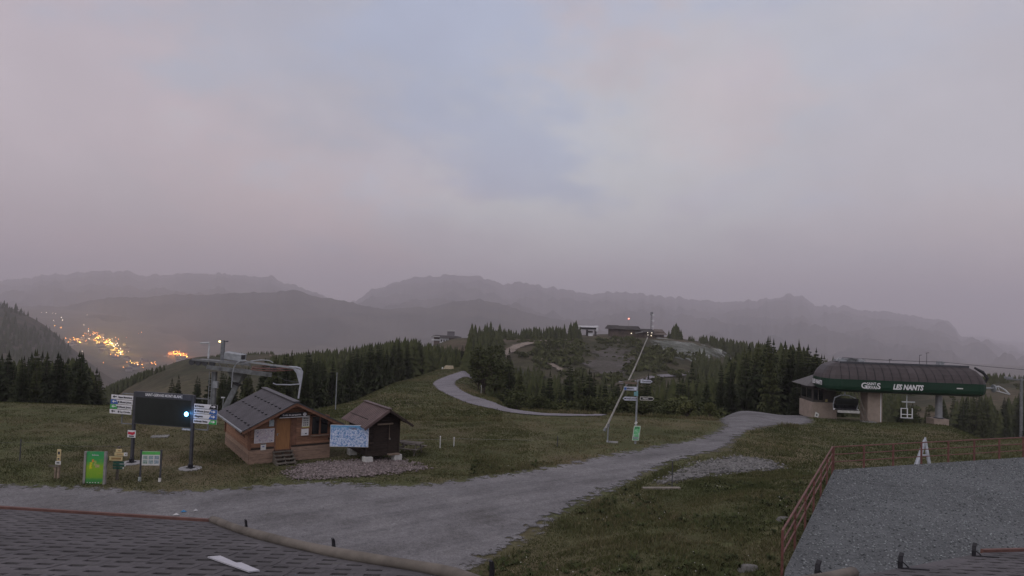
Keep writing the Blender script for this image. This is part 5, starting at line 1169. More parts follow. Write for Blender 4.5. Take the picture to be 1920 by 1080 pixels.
# ================================================================== barrier and signpost in the meadow
def barrier():
    p = gnd(1139,829); D = p.y
    t = thing('barrier', 'raised grey boom barrier leaning across the sky beside the meadow', 'barrier', p)
    def L(u, v, d=0): return pt(u,v,D+d)-p
    m = MB(); m.cyl((0,0,-.3),L(1140.5,797),.05,.045,10); part('post', m, M_GALV, t)
    m = MB(); m.tube([L(1135,804),L(1140,794.5),L(1160,752),L(1190,690),L(1214.5,632)], [.08,.075,.065,.055,.045], 10); part('boom', m, mat('grey_boom',(.34,.33,.31),.6,.2,3), t)
    m = MB(); m.cyl(L(1133,808),L(1136,802),.13,.10,10); part('counterweight', m, M_GALVD, t)
    m = MB(); c = L(1140.5,797); m.box(c,(.16,.2,.22)); part('hinge', m, M_GALVD, t)
    m = MB(); m.cyl((0,0,-.05),(0,0,.14),.12,.07,10); part('foot', m, M_GALV, t)
    q = gnd(1150,830); m = MB(); m.b2(-.32,.32,-.28,.28,-.05,.07); o = part('concrete_pad', m, MATS['grey_slab'], None, bevel=.02); o.location = q; o.rotation_euler = (0,0,-.2); tag(o, 'small grey concrete pad on the grass at the barrier foot', 'pad')
    # log beam resting on the signpost
    p = gnd(1191,832); D = p.y; t = thing('signpost', 'tall grey signpost with five finger boards beside the barrier', 'signpost', p)
    m = MB(); m.cyl((0,0,-.3),L2(p,1195.5,712,D),.075,.06,12); part('post', m, M_GALV, t)
    m = MB(); m.bar(L2(p,1154,720,D),L2(p,1213,706,D),.09,.11); m.bar(L2(p,1153,723,D),L2(p,1158,718.5,D),.1,.1); part('top_beam', m, M_TIMB, t)
    fm = mat('white_finger',(.48,.50,.58)); fb = mat('brown_finger',(.15,.115,.09))
    def finger(u0,u1,v0,v1,mm,tip,txt=None,edge=None,inner=None):
        a = L2(p,u0,v1,D-.12); b = L2(p,u1,v0,D-.12); x0,x1,z0,z1 = a.x,b.x,a.z,b.z; k = (z1-z0)*.55; zm = (z0+z1)/2
        P = [(x0,z0),(x1,z0),(x1,z1),(x0,z1)] if not tip else ([(x0,z0),(x1-k,z0),(x1,zm),(x1-k,z1),(x0,z1)] if tip > 0 else [(x0,zm),(x0+k,z0),(x1,z0),(x1,z1),(x0+k,z1)])
        m = MB(); m.prism(P, -.12, -.09); f = part('finger_board', m, edge or mm, t)
        if edge:
            cx = (x0+x1)/2; m = MB(); m.prism([(cx+(q[0]-cx)*.93,zm+(q[1]-zm)*.66) for q in P], -.126, -.12); part('inner_field', m, mm, f)
        if txt: letters(txt, (z1-z0)*.62, M_BLACK if not edge else M_PAPER, f, ((x0+x1)/2+(.08 if tip < 0 else -.12 if edge else 0),-.13,zm), bold=.003)
        return f
    finger(1201,1223.5,712.5,718,fm,1,'Communal')
    finger(1172,1195,716.5,720,fb,0); f = finger(1169.5,1194,725.5,731.5,fm,0,'Megeve')
    m = MB(); a = L2(p,1172.5,728.5,D-.26); m.box(a,(.16,.01,.17)); part('symbol', m, M_BLUE, f)
    finger(1167.5,1193.5,744.5,750.5,fm,-1,'MONT JOUX'); finger(1200,1227,744.5,750.5,M_BLACK,1,'Nants',edge=mat('cream_edge',(.45,.44,.40)))
    m = MB(); a = L2(p,1194.5,738,D-.1); m.box(a,(.12,.12,.34)); m.box(a+Vector((-.14,0,-.02)),(.16,.05,.28)); part('clamp', m, mat('teal_paint',(.16,.33,.36)), t)
    m = MB(); a = L2(p,1192.5,793,D-.1); m.box(a,(.14,.03,.22),0,Matrix.Rotation(.78,3,'Y')); part('waymark', m, M_PAPER, t)
    q = thing('green_poster', 'green and white poster fixed low on the tall signpost', 'poster', p+L2(p,1193,826,D-.16)); c_ = map_print('green_poster_print', [(.35,(.10,.42,.16)),(.5,(.14,.50,.22)),(.62,(.50,.60,.52))], 4)
    m = MB(); w2 = 6.2*D/F; h = 27*D/F; sk = .06; m.add([(-w2-sk,0,0),(w2-sk,0,0),(w2+sk,0,h),(-w2+sk,0,h),(-w2-sk,.03,0),(w2-sk,.03,0),(w2+sk,.03,h),(-w2+sk,.03,h)], [(0,1,2,3),(7,6,5,4),(0,4,5,1),(1,5,6,2),(2,6,7,3),(3,7,4,0)]); part('panel', m, M_PAPER, q)
    m = MB(); m.add([(-w2-sk*.9+.03,-.005,.03),(w2-sk*.9-.03,-.005,.03),(w2+sk*.9-.03,-.005,h-.04),(-w2+sk*.9+.03,-.005,h-.04)], [(0,1,2,3)]); part('print', m, c_, q)
    m = MB(); m.b2(-w2*.5,w2*.75,-.009,-.005,h*.82,h*.90); part('caption', m, pmat('dark_green_ink',(.03,.14,.05)), q)
    m = MB(); m.b2(-w2*.9,w2*.5,-.009,-.005,h*.08,h*.26); part('photo_strip', m, map_print('dark_photo', [(.4,(.06,.10,.10)),(.6,(.4,.45,.45))], 12), q)
def L2(p, u, v, D): return pt(u,v,D)-p
barrier()

# ================================================================== green chairlift station
M_GREEN = mat('station_green', (.005,.033,.017), .42, .12, .8)
M_BRON = mat('bronze_roof', (.062,.052,.052), .5, .16, .9, metallic=.2, rand=.10)
M_STUC = mat('beige_concrete', (.30,.245,.205), .9, .12, 1.5)
def station():
    O = Vector((37.9,80.0,0)); O.z = -2.95; A = R(-4)
    t = thing('chairlift_station', 'long green chairlift station with bronze roof lettered LES NANTS', 'lift station', O, A); M = Matrix.Translation(O) @ Matrix.Rotation(A,4,'Z')
    LX, WY = 18.7, 5.6
    def outline(d, n=(16,4,5,4,16,4,5,4)):
        x0,x1,y0,y1 = d,LX-d,d,WY-d; rl, rr = max(1.7-d*.75,.12), max(1.1-d*.5,.12); P = []
        def line(a, b, k): P.extend([(a[0]+(b[0]-a[0])*i/k, a[1]+(b[1]-a[1])*i/k) for i in range(k)])
        def arc(c, r, a0, k): P.extend([(c[0]+r*math.cos(a0+math.pi/2*i/k), c[1]+r*math.sin(a0+math.pi/2*i/k)) for i in range(k)])
        line((x0+rl,y0),(x1-rr,y0),n[0]); arc((x1-rr,y0+rr),rr,-math.pi/2,n[1]); line((x1,y0+rr),(x1,y1-rr),n[2]); arc((x1-rr,y1-rr),rr,0,n[3])
        line((x1-rr,y1),(x0+rl,y1),n[4]); arc((x0+rl,y1-rl),rl,math.pi/2,n[5]); line((x0,y1-rl),(x0,y0+rl),n[6]); arc((x0+rl,y0+rl),rl,math.pi,n[7])
        return P
    def loft(m, prof, cap_top=True, cap_bot=True):
        R_ = [[(x,y,z) for x,y in outline(d)] for d,z in prof]; n = len(R_[0]); V = [p for r in R_ for p in r]
        fs = [(k*n+i,k*n+(i+1)%n,(k+1)*n+(i+1)%n,(k+1)*n+i) for k in range(len(prof)-1) for i in range(n)]
        if cap_bot: fs.append(tuple(range(n-1,-1,-1)))
        if cap_top: fs.append(tuple(range((len(prof)-1)*n,len(prof)*n)))
        return m.add(V, fs)
    ZB, ZT_, ZR = 3.72, 5.18, 7.12
    m = MB(); loft(m, [(.9,ZB-.05),(.35,ZB+.02),(.08,ZB+.25),(0,ZB+.6),(0,ZT_)]); part('green_band', m, M_GREEN, t)
    m = MB(); loft(m, [(.75,ZB-.10),(.42,ZB-.02)]); part('soffit_lip', m, mat('grey_lip',(.16,.17,.16)), t)
    prof = [(.02,ZT_+.01),(.16,ZT_+.45),(.42,ZT_+.95),(.85,ZT_+1.45),(1.45,ZT_+1.80),(1.75,ZT_+1.88)]
    m = MB(); loft(m, [(d+.06,z-.03) for d,z in prof]); part('roof_shell', m, M_BLACK, t)
    OUT = [outline(d) for d,_ in prof]; n = len(OUT[0])
    i = 0
    while i < n:
        step = 1 if i < 16 or 29 <= i < 45 else 2 if (i-16 if i < 29 else i-45) < 4 or True else 1
        if 16 <= i < 29: step = {16:2,18:2,20:2,22:3,25:2,27:2}.get(i,1)
        if i >= 45: step = {45:2,47:2,49:2,51:3,54:2,56:2}.get(i,1)
        V = []; idx = list(range(i,i+step+1))
        for k,(d,z) in enumerate(prof):
            for q,j in enumerate(idx):
                p = Vector(OUT[k][j%n])
                if q == 0: p = p.lerp(Vector(OUT[k][(j+1)%n]),.045/(1 if step == 1 else 1))
                if q == step: p = p.lerp(Vector(OUT[k][(j-1)%n]),.045)
                V.append((p.x,p.y,z))
        w_ = step+1; fs = [(k*w_+q,k*w_+q+1,(k+1)*w_+q+1,(k+1)*w_+q) for k in range(len(prof)-1) for q in range(step)]
        m = MB(); m.add(V, fs); part('roof_panel', m, M_BRON, t); i += step
    m = MB(); x0, x1 = 2.2, LX-1.6; m.b2(x0,x1,1.55,WY-1.55,ZR-.12,ZR+.06); part('roof_deck', m, mat('pale_deck',(.22,.21,.22)), t)
    m = MB(); m.b2(x0-.05,x1+.05,1.45,1.56,ZR-.16,ZR+.10); part('roof_edge', m, M_DGREY, t)
    # lettering
    letters('LES NANTS', .84, M_WHITE, t, (9.35,-.02,ZB+.74), shear=.25, bold=.035, width=3.5)
    g = letters('G', .96, M_WHITE, t, (4.35,-.02,ZB+.76), bold=.02, name='emblem'); letters('S', .96, M_WHITE, t, (6.02,-.02,ZB+.76), bold=.02, name='emblem')
    letters('SAINT', .44, M_WHITE, t, (5.2,-.02,ZB+1.02), bold=.012, width=1.05, name='emblem'); letters('ERVAI', .52, M_WHITE, t, (5.2,-.03,ZB+.58), bold=.016, width=1.15, name='emblem')
    o = letters('LES NANTS', .72, M_WHITE, t, (-.03,WY/2,ZB+.80), bold=.03, width=3.0, rz=-math.pi/2)
    m = MB(); m.b2(14.9,15.6,-.03,0,ZB+.82,ZB+.94); part('name_plate', m, M_PAPER, t)
    # supports
    m = MB(); m.b2(5.5,7.2,1.6,3.6,0,ZB); m.mi(0); part('concrete_pier', m, M_STUC, t); m = MB(); m.b2(6.98,7.06,1.56,1.6,0.1,ZB-.05); part('cable_duct', m, M_WHITE, t)
    m = MB(); m.cyl((14.2,2.4,.65),(14.2,2.4,ZB+.1),.40,.36,18); part('steel_column', m, mat('pale_column',(.30,.31,.33),.45,.1,2,metallic=.3), t); m = MB(); m.b2(13.2,14.9,1.5,3.3,-.8,.72); part('column_footing', m, M_STUC, t)
    m = MB(); m.cyl((14.2,2.4,.72),(14.2,2.4,.82),.56,None,18); part('base_flange', m, M_DGREY, t)
    # right end nose and hanger
    m = MB(); m.tube([(LX+.0,1.0,ZT_+.15),(LX+.25,.95,ZT_+.7),(LX-.2,1.1,ZT_+1.35),(LX-1.0,1.4,ZT_+1.86)], [.16,.20,.20,.12], 8); part('end_visor', m, M_BLACK, t)
    m = MB(); m.cyl((LX-.1,.7,ZB+.98),(LX+.75,.7,ZB+1.0),.10,None,8); m.cyl((LX+.72,.7,ZB+.98),(LX+.88,.7,ZB+.98),.46,.46,18); part('guide_wheel', m, M_GALV, t)
    m = MB(); m.tube([(LX+.8,.7,ZB+1.15),(LX+1.4,.7,ZB+1.25),(LX+2.1,.7,ZB+.85),(LX+2.6,.7,ZB+.35)], .09, 7); m.tube([(LX+.8,.7,ZB+.75),(LX+1.6,.7,ZB+.60),(LX+2.6,.7,ZB+.35)], .06, 7); m.tube([(LX+1.3,.7,ZB+1.22),(LX+1.45,.7,ZB+.64)], .05, 6); part('entry_trumpet', m, mat('pale_post',(.46,.48,.50)), t)
    # machinery and antennas on the roof
    for k, (x, y, sx, sz) in enumerate(((2.6,2.6,1.3,.25),(3.9,3.0,1.6,.35),(4.9,2.4,.7,.2),(14.3,2.4,.5,.4))):
        m = MB(); m.b2(x-sx/2,x+sx/2,y-.4,y+.4,ZR+.05,ZR+.05+sz); m.tube([(x-sx/2,y-.5,ZR+.1),(x-sx*.2,y-.5,ZR+.5),(x+sx*.6,y-.5,ZR+.3)], .05, 6); part('roof_unit', m, M_GALV if k != 1 else M_GALVD, t)
    for x, h, k in ((11.9,1.15,0),(12.75,1.45,1),(8.4,.5,2)):
        m = MB(); m.cyl((x,2.4,ZR),(x,2.4,ZR+h),.035,.025,6); m.bar((x-.12 if k else x,2.4,ZR+h-.04),(x+.25,2.4,ZR+h+.02),.05,.06); part('antenna', m, M_DGREY, t)
    m = MB(); m.tube([(2.6,2.0,ZR+.55),(8,2.0,ZR+.40),(14.3,2.0,ZR+.42)], .03, 5); part('cable_rail', m, M_DGREY, t)
    # ladder and stairs below
    m = MB()
    for dx in (0,.45): m.bar((3.6+dx,1.0,ZB-.1),(4.75+dx,.7,.15),.07,.1)
    for i in range(9): f = i/8; m.bar((3.65+1.1*f,1.0-.3*f,ZB-.2-(ZB-.35)*f),(4.05+1.1*f,1.0-.3*f,ZB-.2-(ZB-.35)*f),.05,.03)
    part('ladder', m, M_TIMB, t); m = MB(); m.b2(4.5,6.0,.3,1.3,-.05,.18); part('ladder_pad', m, MATS['grey_slab'], t)
    # hauling rope
    c = bpy.data.objects; m = MB(); m.tube([(14.3,2.2,ZR+.42),(20,2.2,ZR+.05),(28,2.0,ZR-.35),(40,1.8,ZR-.9)], .03, 6); o = part('haul_rope', m, M_DGREY, None); o.matrix_world = M; tag(o, 'thin dark haul rope leaving the green station to the right', 'rope')
    # operator cabin at the left end
    q = thing('operator_cabin', 'operator cabin with grey hipped roof behind the left end of the green station', 'cabin', M @ Vector((.9,6.2,.3)), A)
    m = MB(); m.b2(-.9,2.2,-1.6,2.6,-.6,1.5); part('concrete_base', m, M_STUC, q); m = MB(); m.b2(-.75,2.1,-1.5,2.5,1.5,3.6); part('wall', m, mat('dark_cladding',(.055,.05,.045)), q)
    m = MB(); m.b2(-.785,-.75,-1.2,2.2,1.9,3.1); w = part('window', m, M_GLASS, q); m = MB(); m.b2(-.80,-.75,.4,.5,1.9,3.1); part('mullion', m, M_TIMB, w)
    m = MB(); m.b2(-.6,.5,-1.535,-1.5,1.8,3.1); w = part('window', m, M_GLASS, q); m = MB(); m.b2(-.08,-.02,-1.55,-1.5,1.8,3.1); part('mullion', m, M_TIMB, w)
    m = MB(); m.add([(-1.7,-2.2,3.55),(3,-2.2,3.55),(3,3.4,3.55),(-1.7,3.4,3.55),(.5,-.2,4.9),(.7,1.2,4.9)], [(0,3,2,1),(0,1,4),(1,2,5,4),(2,3,5),(3,0,4,5)]); part('roof', m, mat('slate_roof',(.11,.105,.105)), q)
    m = MB(); m.box((.9,-1.63,1.75),(.26,.06,.3)); part('warning_light', m, mat('dull_yellow',(.35,.30,.12)), q)
    # six-seat chair parked under the left end
    q = thing('chairlift_chair', 'wide dark bubble chair parked under the left end of the green station', 'chair', M @ Vector((2.55,.9,1.1)), A)
    m = MB()
    for s in (-1,1): m.tube([(s*1.35,0,.25),(s*1.42,-.1,1.0),(s*1.2,0,1.75),(s*.5,.1,2.05),(0,.1,2.1)], .06, 7)
    part('frame', m, M_GALV, q)
    m = MB(); m.tube([(0,.1,2.1),(0,.1,2.5)], .09, 8); part('hanger', m, M_GALV, q)
    m = MB(); N = 8; V = []
    for k in range(N+1):
        a = -.2+1.9*k/N; V += [(-1.32,-.55*math.sin(a)-.1,.45+1.35*k/N),(1.32,-.55*math.sin(a)-.1,.45+1.35*k/N)]
    m.add(V, [(2*k,2*k+1,2*k+3,2*k+2) for k in range(N)]); part('bubble', m, M_GLASS, q)
    for k in range(6): m = MB(); x = -1.15+.46*k; m.b2(x-.20,x+.20,-.05,.05,.45,1.1); m.b2(x-.20,x+.20,-.5,-.05,.36,.46); part('seat', m, M_BLACK, q)
    m = MB(); m.b2(-1.1,1.45,-.66,-.54,.06,.34); part('seat_edge', m, mat('pale_edge',(.40,.40,.38)), q)
    for s in (-1,1): m = MB(); m.box((s*1.36,-.3,.42),(.16,.14,.18)); part('end_cap', m, M_WHITE, q)
    # maintenance basket
    q = thing('maintenance_basket', 'white open work basket hanging under the LES NANTS lettering', 'basket', M @ Vector((9.7,.9,.75)), A)
    m = MB(); m.cyl((0,0,1.2),(0,0,2.75),.06,None,8); part('hanger', m, MATS['pale_post'], q); m = MB(); m.b2(-.55,.9,-.10,.10,1.88,2.0); part('cross_bar', m, MATS['pale_post'], q)
    for x in (-.64,.08,.64): m = MB(); m.bar((x,0,0),(x,0,1.2),.09,.09); part('upright', m, M_WHITE, q)
    for z in (.05,.45,1.15): m = MB(); m.bar((-.66,0,z),((.66 if z < 1 else .0),0,z),.07,.08); part('rail', m, M_WHITE, q)
    m = MB(); m.b2(-.62,.62,-.35,.35,-.03,.03); part('floor', m, M_GALVD, q)
station()

def small_signs():
    p = gnd(1449.5,763); s = p.y/F; t = thing('piste_sign', 'small pale square sign at the road end left of the green station', 'sign', p); m = MB(); m.cyl((0,0,-.2),(0,0,.5),.04,None,8); part('post', m, M_TIMB, t); m = MB(); m.b2(-4.5*s,4.5*s,-.03,0,.15,15*s+.1); f = part('panel', m, M_PAPER, t); m = MB(); m.box((0,-.035,7*s+.15),(5*s,.01,7*s)); part('symbol', m, M_DGREY, f)
    p = gnd(1531,784); s = p.y/F; t = thing('notice_sign', 'small white tilted notice on the grass before the operator cabin', 'sign', p); m = MB(); m.cyl((0,0,-.2),(0,0,.25),.03,None,8); part('post', m, M_DGREY, t); m = MB(); m.add([(-4*s,-.03,.2),(3*s,-.03,.1),(4.5*s,-.03,8*s),(-2*s,-.03,12*s),(-4*s,0,.2),(3*s,0,.1),(4.5*s,0,8*s),(-2*s,0,12*s)], [(0,1,2,3),(7,6,5,4),(0,4,5,1),(1,5,6,2),(2,6,7,3),(3,7,4,0)]); f = part('panel', m, M_PAPER, t); m = MB(); m.box((0,-.036,6*s),(3*s,.008,3*s)); part('symbol', m, M_DGREY, f)
    # white A-frame beyond the terrace railing
    p = pt(1727,856,41.5); p.z = tz(p.x,p.y); s = p.y/F; t = thing('a_frame', 'white leaning tripod frame standing on the grass behind the terrace railing', 'frame', p); z0 = 0
    top = Vector((7*s,0,57*s+.15)); mW = mat('pale_blue_white',(.42,.45,.50))
    for x, y in ((-18*s,-.3),(-2*s,.7),(14*s,-.3)): m = MB(); m.bar((x,y,-.1),top,.14,.14); part('leg', m, mW, t)
    m = MB(); a = Vector((-18*s,-.3,0)).lerp(top,.55); b = Vector((14*s,-.3,0)).lerp(top,.55); m.bar(a,b,.10,.12); part('cross_bar', m, mW, t)
    m = MB(); m.cyl(top-Vector((0,0,.12)),top+Vector((.02,0,.16)),.09,.05,8); part('head', m, mW, t)
    # yellow mat beside the path
    p = pt(841,699,146); p.z = tz(p.x,p.y); t = thing('padded_mat', 'long cream padded mat on the meadow beside the winding path', 'mat', p, R(3)); m = MB(); m.prism([(-1.15,0),(1.15,0),(.95,.75),(-.8,.75)], -.3, .3); part('pad', m, mat('cream_fabric',(.50,.42,.30)), t, bevel=.06); m = MB(); m.b2(-1.5,-1.2,-.2,.2,0,.4); part('end_block', m, M_PAPER, t)
    # pylon at the right edge
    O = pt(1915,770,165); O.z = tz(O.x,O.y); t = thing('lift_pylon', 'distant grey lift pylon with sheave arms at the right edge', 'pylon', O); ztop = pt(1915,712,165).z-O.z
    m = MB(); m.cyl((0,0,-.5),(0,0,ztop),.4,.3,12); part('mast', m, M_GALVD, t); m = MB(); m.bar((-3.6,0,ztop),(3.6,0,ztop),.35,.35); part('cross_arm', m, M_GALVD, t)
    for x in (-3.2,3.2):
        m = MB(); m.bar((x,-1.4,ztop+.2),(x,1.4,ztop+.2),.12,.2)
        for k in range(6): m.cyl((x-.1,-1.2+.48*k,ztop+.45),(x+.1,-1.2+.48*k,ztop+.45),.22,None,10)
        part('sheave_train', m, M_GALV, t)
    m = MB(); m.bar((-.2,0,ztop),(1.6,0,ztop+2.2),.16,.16); m.bar((1.6,0,ztop+2.2),(3.2,0,ztop),.16,.16); part('lifting_frame', m, M_GALVD, t)
small_signs()

# ================================================================== buildings on the hill
M_FARW = mat('far_white', (.62,.62,.64), .7, .1, .3); M_FARD = mat('far_dark_roof', (.050,.045,.042), .9, .3, .3); M_FARB = mat('far_brown_wall', (.10,.078,.062), .9, .3, .4)
M_WARM = mat('lit_window', (1,.85,.6), emit=(1,.86,.62), estr=1.6); M_LAMPW = mat('lit_lamp', (1,.9,.7), emit=(1,.9,.72), estr=1.8)
def hill_buildings():
    def at(u, D): x = (u-960)/F*D; return Vector((x,D,tz(x,D)))
    s = 385/F
    O = at(1108,388); O.z = pt(1108,628,388).z; t = thing('white_lift_station', 'white lift station with flat curved roof on the hilltop', 'lift station', O)
    m = MB(); m.b2(-21*s,13*s,-2.5,2.5,3.0,5.2); m.b2(10*s,15.5*s,-2.6,2.6,2.1,5.4); part('hood', m, M_FARW, t, bevel=.5)
    m = MB(); m.b2(-20*s,11*s,-2.7,-2.5,3.3,4.3); part('window_band', m, M_GLASS, t)
    for x in (-5*s,11*s): m = MB(); m.b2(x-.5,x+.5,-1,1,-3,3.0); part('pier', m, M_FARD, t)
    m = MB(); m.b2(-3*s,6*s,-1.5,1.5,-3,1.4); part('engine_room', m, M_FARW, t); m = MB(); m.b2(-4*s,5*s,-2,2,1.4,2.4); part('dark_hall', m, M_FARD, t)
    # lodge
    O = at(1190,386); O.z = pt(1190,630,386).z; t = thing('mountain_lodge', 'dark timber lodge with long roofs and lit windows on the hilltop', 'lodge', O)
    def bx(nm, u0, u1, v0, v1, y0, y1, mm, par=t):
        m = MB(); z1 = 8.6; m.b2((u0-1190)*s,(u1-1190)*s,y0,y1,(630-v1)*s,(630-v0)*s); return part(nm, m, mm, par)
    def roof_(u0, u1, v0, v1, du=3, mm=M_FARD):
        m = MB(); x0,x1 = (u0-1190)*s,(u1-1190)*s; z0,z1 = (630-v1)*s,(630-v0)*s; m.add([(x0,-5,z0),(x1,-5,z0),(x1,5,z0),(x0,5,z0),(x0+du*s,0,z1),(x1-du*s,0,z1)], [(0,3,2,1),(0,1,5,4),(1,2,5),(2,3,4,5),(3,0,4)]); part('roof', m, mm, t)
    bx('wall', 1144, 1163, 617, 640, -3,3, M_FARB); roof_(1138,1165,611,618); bx('wall', 1163, 1198, 616, 640, -3.5,3.5, M_FARB); roof_(1160,1202,611.5,618)
    bx('wall', 1198, 1245, 620, 640, -3.2,3.2, M_FARB); roof_(1190,1228,616,622); roof_(1222,1250,616,626,6,mat('far_thatch',(.12,.10,.085)))
    m = MB(); m.add([((1190-1190)*s,-6,(630-625)*s),((1204-1190)*s,-6,(630-622)*s),((1204-1190)*s,-3,(630-620)*s),((1190-1190)*s,-3,(630-623)*s)], [(0,1,2,3)]); part('canopy', m, mat('far_canopy',(.26,.26,.24)), t)
    for u, v, mm in ((1169,624.5,M_GLASS),(1176,625,M_GLASS),(1184,625,M_WARM),(1206,627,M_GLASS),(1222,622.5,M_LAMPW),(1221,628,M_WARM),(1230,629,M_GLASS),(1238,628,M_GLASS)):
        m = MB(); m.box(((u-1190)*s,-3.55,(630-v)*s),(.5,.1,.6)); w = part('window', m, mm, t); m = MB(); m.box(((u-1190)*s,-3.62,(630-v)*s),(.07,.06,.8)); part('mullion', m, M_FARB, w)
    for u, v, lb in ((1214.5,623.5,'upper of two small white lamps on the post left of the lodge lights'),(1215,628,'lower of two small white lamps on the post left of the lodge lights')):
        o = thing('post_lamp', lb, 'lamp', pt(u,v,378)); m = MB(); m.cyl((0,0,-.16),(0,0,.16),.17,.15,10); part('globe', m, M_LAMPW, o); m = MB(); m.cyl((0,.3,-2.5),(0,.3,.3),.06,None,6); part('post', m, M_DGREY, o)
    # lattice mast
    O = at(1223,392); O.z = pt(1223,630,392).z; t = thing('antenna_mast', 'tall lattice antenna mast with white dishes behind the lodge', 'antenna mast', O); h = 45*392/F; r = .55; m = MB()
    for k in range(3): a = 2.094*k; m.cyl((r*math.cos(a),r*math.sin(a),-2),(r*.7*math.cos(a),r*.7*math.sin(a),h),.13,.10,5)
    for i in range(12):
        for k in range(3):
            a, b = 2.094*k, 2.094*(k+1); z = h*i/12; m.cyl((r*math.cos(a),r*math.sin(a),z),(r*math.cos(b),r*math.sin(b),z+h/12),.06,None,4)
    part('lattice', m, M_GALVD, t)
    for z, x in ((h*.88,.9),(h*.64,.8),(h*.40,.8)): m = MB(); m.cyl((x,-.8,z),(x,-.5,z),.62,.5,14); part('dish', m, M_FARW, t)
    for x in (-.5,.6): m = MB(); m.b2(x-.15,x+.15,-.6,-.3,h*.86,h*.99); part('panel_antenna', m, M_DGREY, t)
    # red obstruction light on a thin mast
    O = at(1180.5,400); O.z = pt(1180.5,625,400).z; t = thing('beacon_mast', 'thin mast with a red aircraft warning light above the lodge', 'mast', O); h = 27*400/F; m = MB(); m.cyl((0,0,-2),(0,0,h),.045,.03,5); part('rod', m, M_GALVD, t); m = MB(); m.cyl((0,-.2,h-.1),(0,-.2,h+.35),.26,.2,10); part('red_lamp', m, mat('red_beacon',(1,.2,.1),emit=(1,.22,.14),estr=9), t)
    # pale retaining bank along the shoulder
    PB = mat('pale_gabion',(.30,.31,.29),.95,.25,.6)
    L = [(1217,633,384),(1240,634,383),(1262,637,382),(1290,642,381),(1312,648,379),(1335,653,376),(1356,657,372)]
    m = MB(); V = []
    for u, v, D in L:
        x = (u-960)/F*D; z = pt(u,v,D).z; V += [(x,D-.8,z-2.2),(x,D-.5,z+.35),(x,D+.6,z+.35)]
    m.add(V, [(3*i+j,3*i+3+j,3*i+4+j,3*i+1+j) for i in range(len(L)-1) for j in (0,1)]); o = part('retaining_bank', m, PB, None); tag(o, 'pale stone retaining bank along the top of the hill shoulder', 'bank')
    # chalet among the trees
    D = 470; s2 = D/F; O = Vector(((851-960)/F*D,D,pt(851,646,D).z)); t = thing('white_chalet', 'large white and dark chalet rising behind the spruces', 'chalet', O)
    def b2(nm,u0,u1,v0,v1,y0,y1,mm): m = MB(); m.b2((u0-851)*s2,(u1-851)*s2,y0,y1,(646-v1)*s2,(646-v0)*s2); return part(nm, m, mm, t)
    b2('wall',818,864,633,668,-3,4,M_FARB); w = b2('white_wall',829,846,634,646,-3.2,-3,M_FARW); b2('white_wall',857,862,636,646,-3.2,-3,M_FARW); b2('balcony',814,829,637,639,-4,-3,M_FARW); b2('balcony',814,829,631,632.5,-4,-3,mat('far_pale',(.40,.39,.38)))
    b2('tower',842,855,622,634,-1,3,mat('far_slate',(.14,.13,.14))); b2('tower_roof',841,856,619.5,621,-2,4,mat('far_pale',(.40,.39,.38)))
    m = MB(); x0,x1 = (813-851)*s2,(868-851)*s2; m.add([(x0,-5,(646-633)*s2),(x1,-5,(646-634)*s2),(x1,6,(646-632)*s2),(x0,6,(646-631)*s2),(x0+3,0,(646-629)*s2),(x1-3,0,(646-630)*s2)], [(0,3,2,1),(0,1,5,4),(1,2,5),(2,3,4,5),(3,0,4)]); part('roof', m, M_FARD, t)
    for u in (832,837,842): b2('window',u-1.2,u+1.2,637,641,-3.3,-3.2,M_GLASS)
hill_buildings()

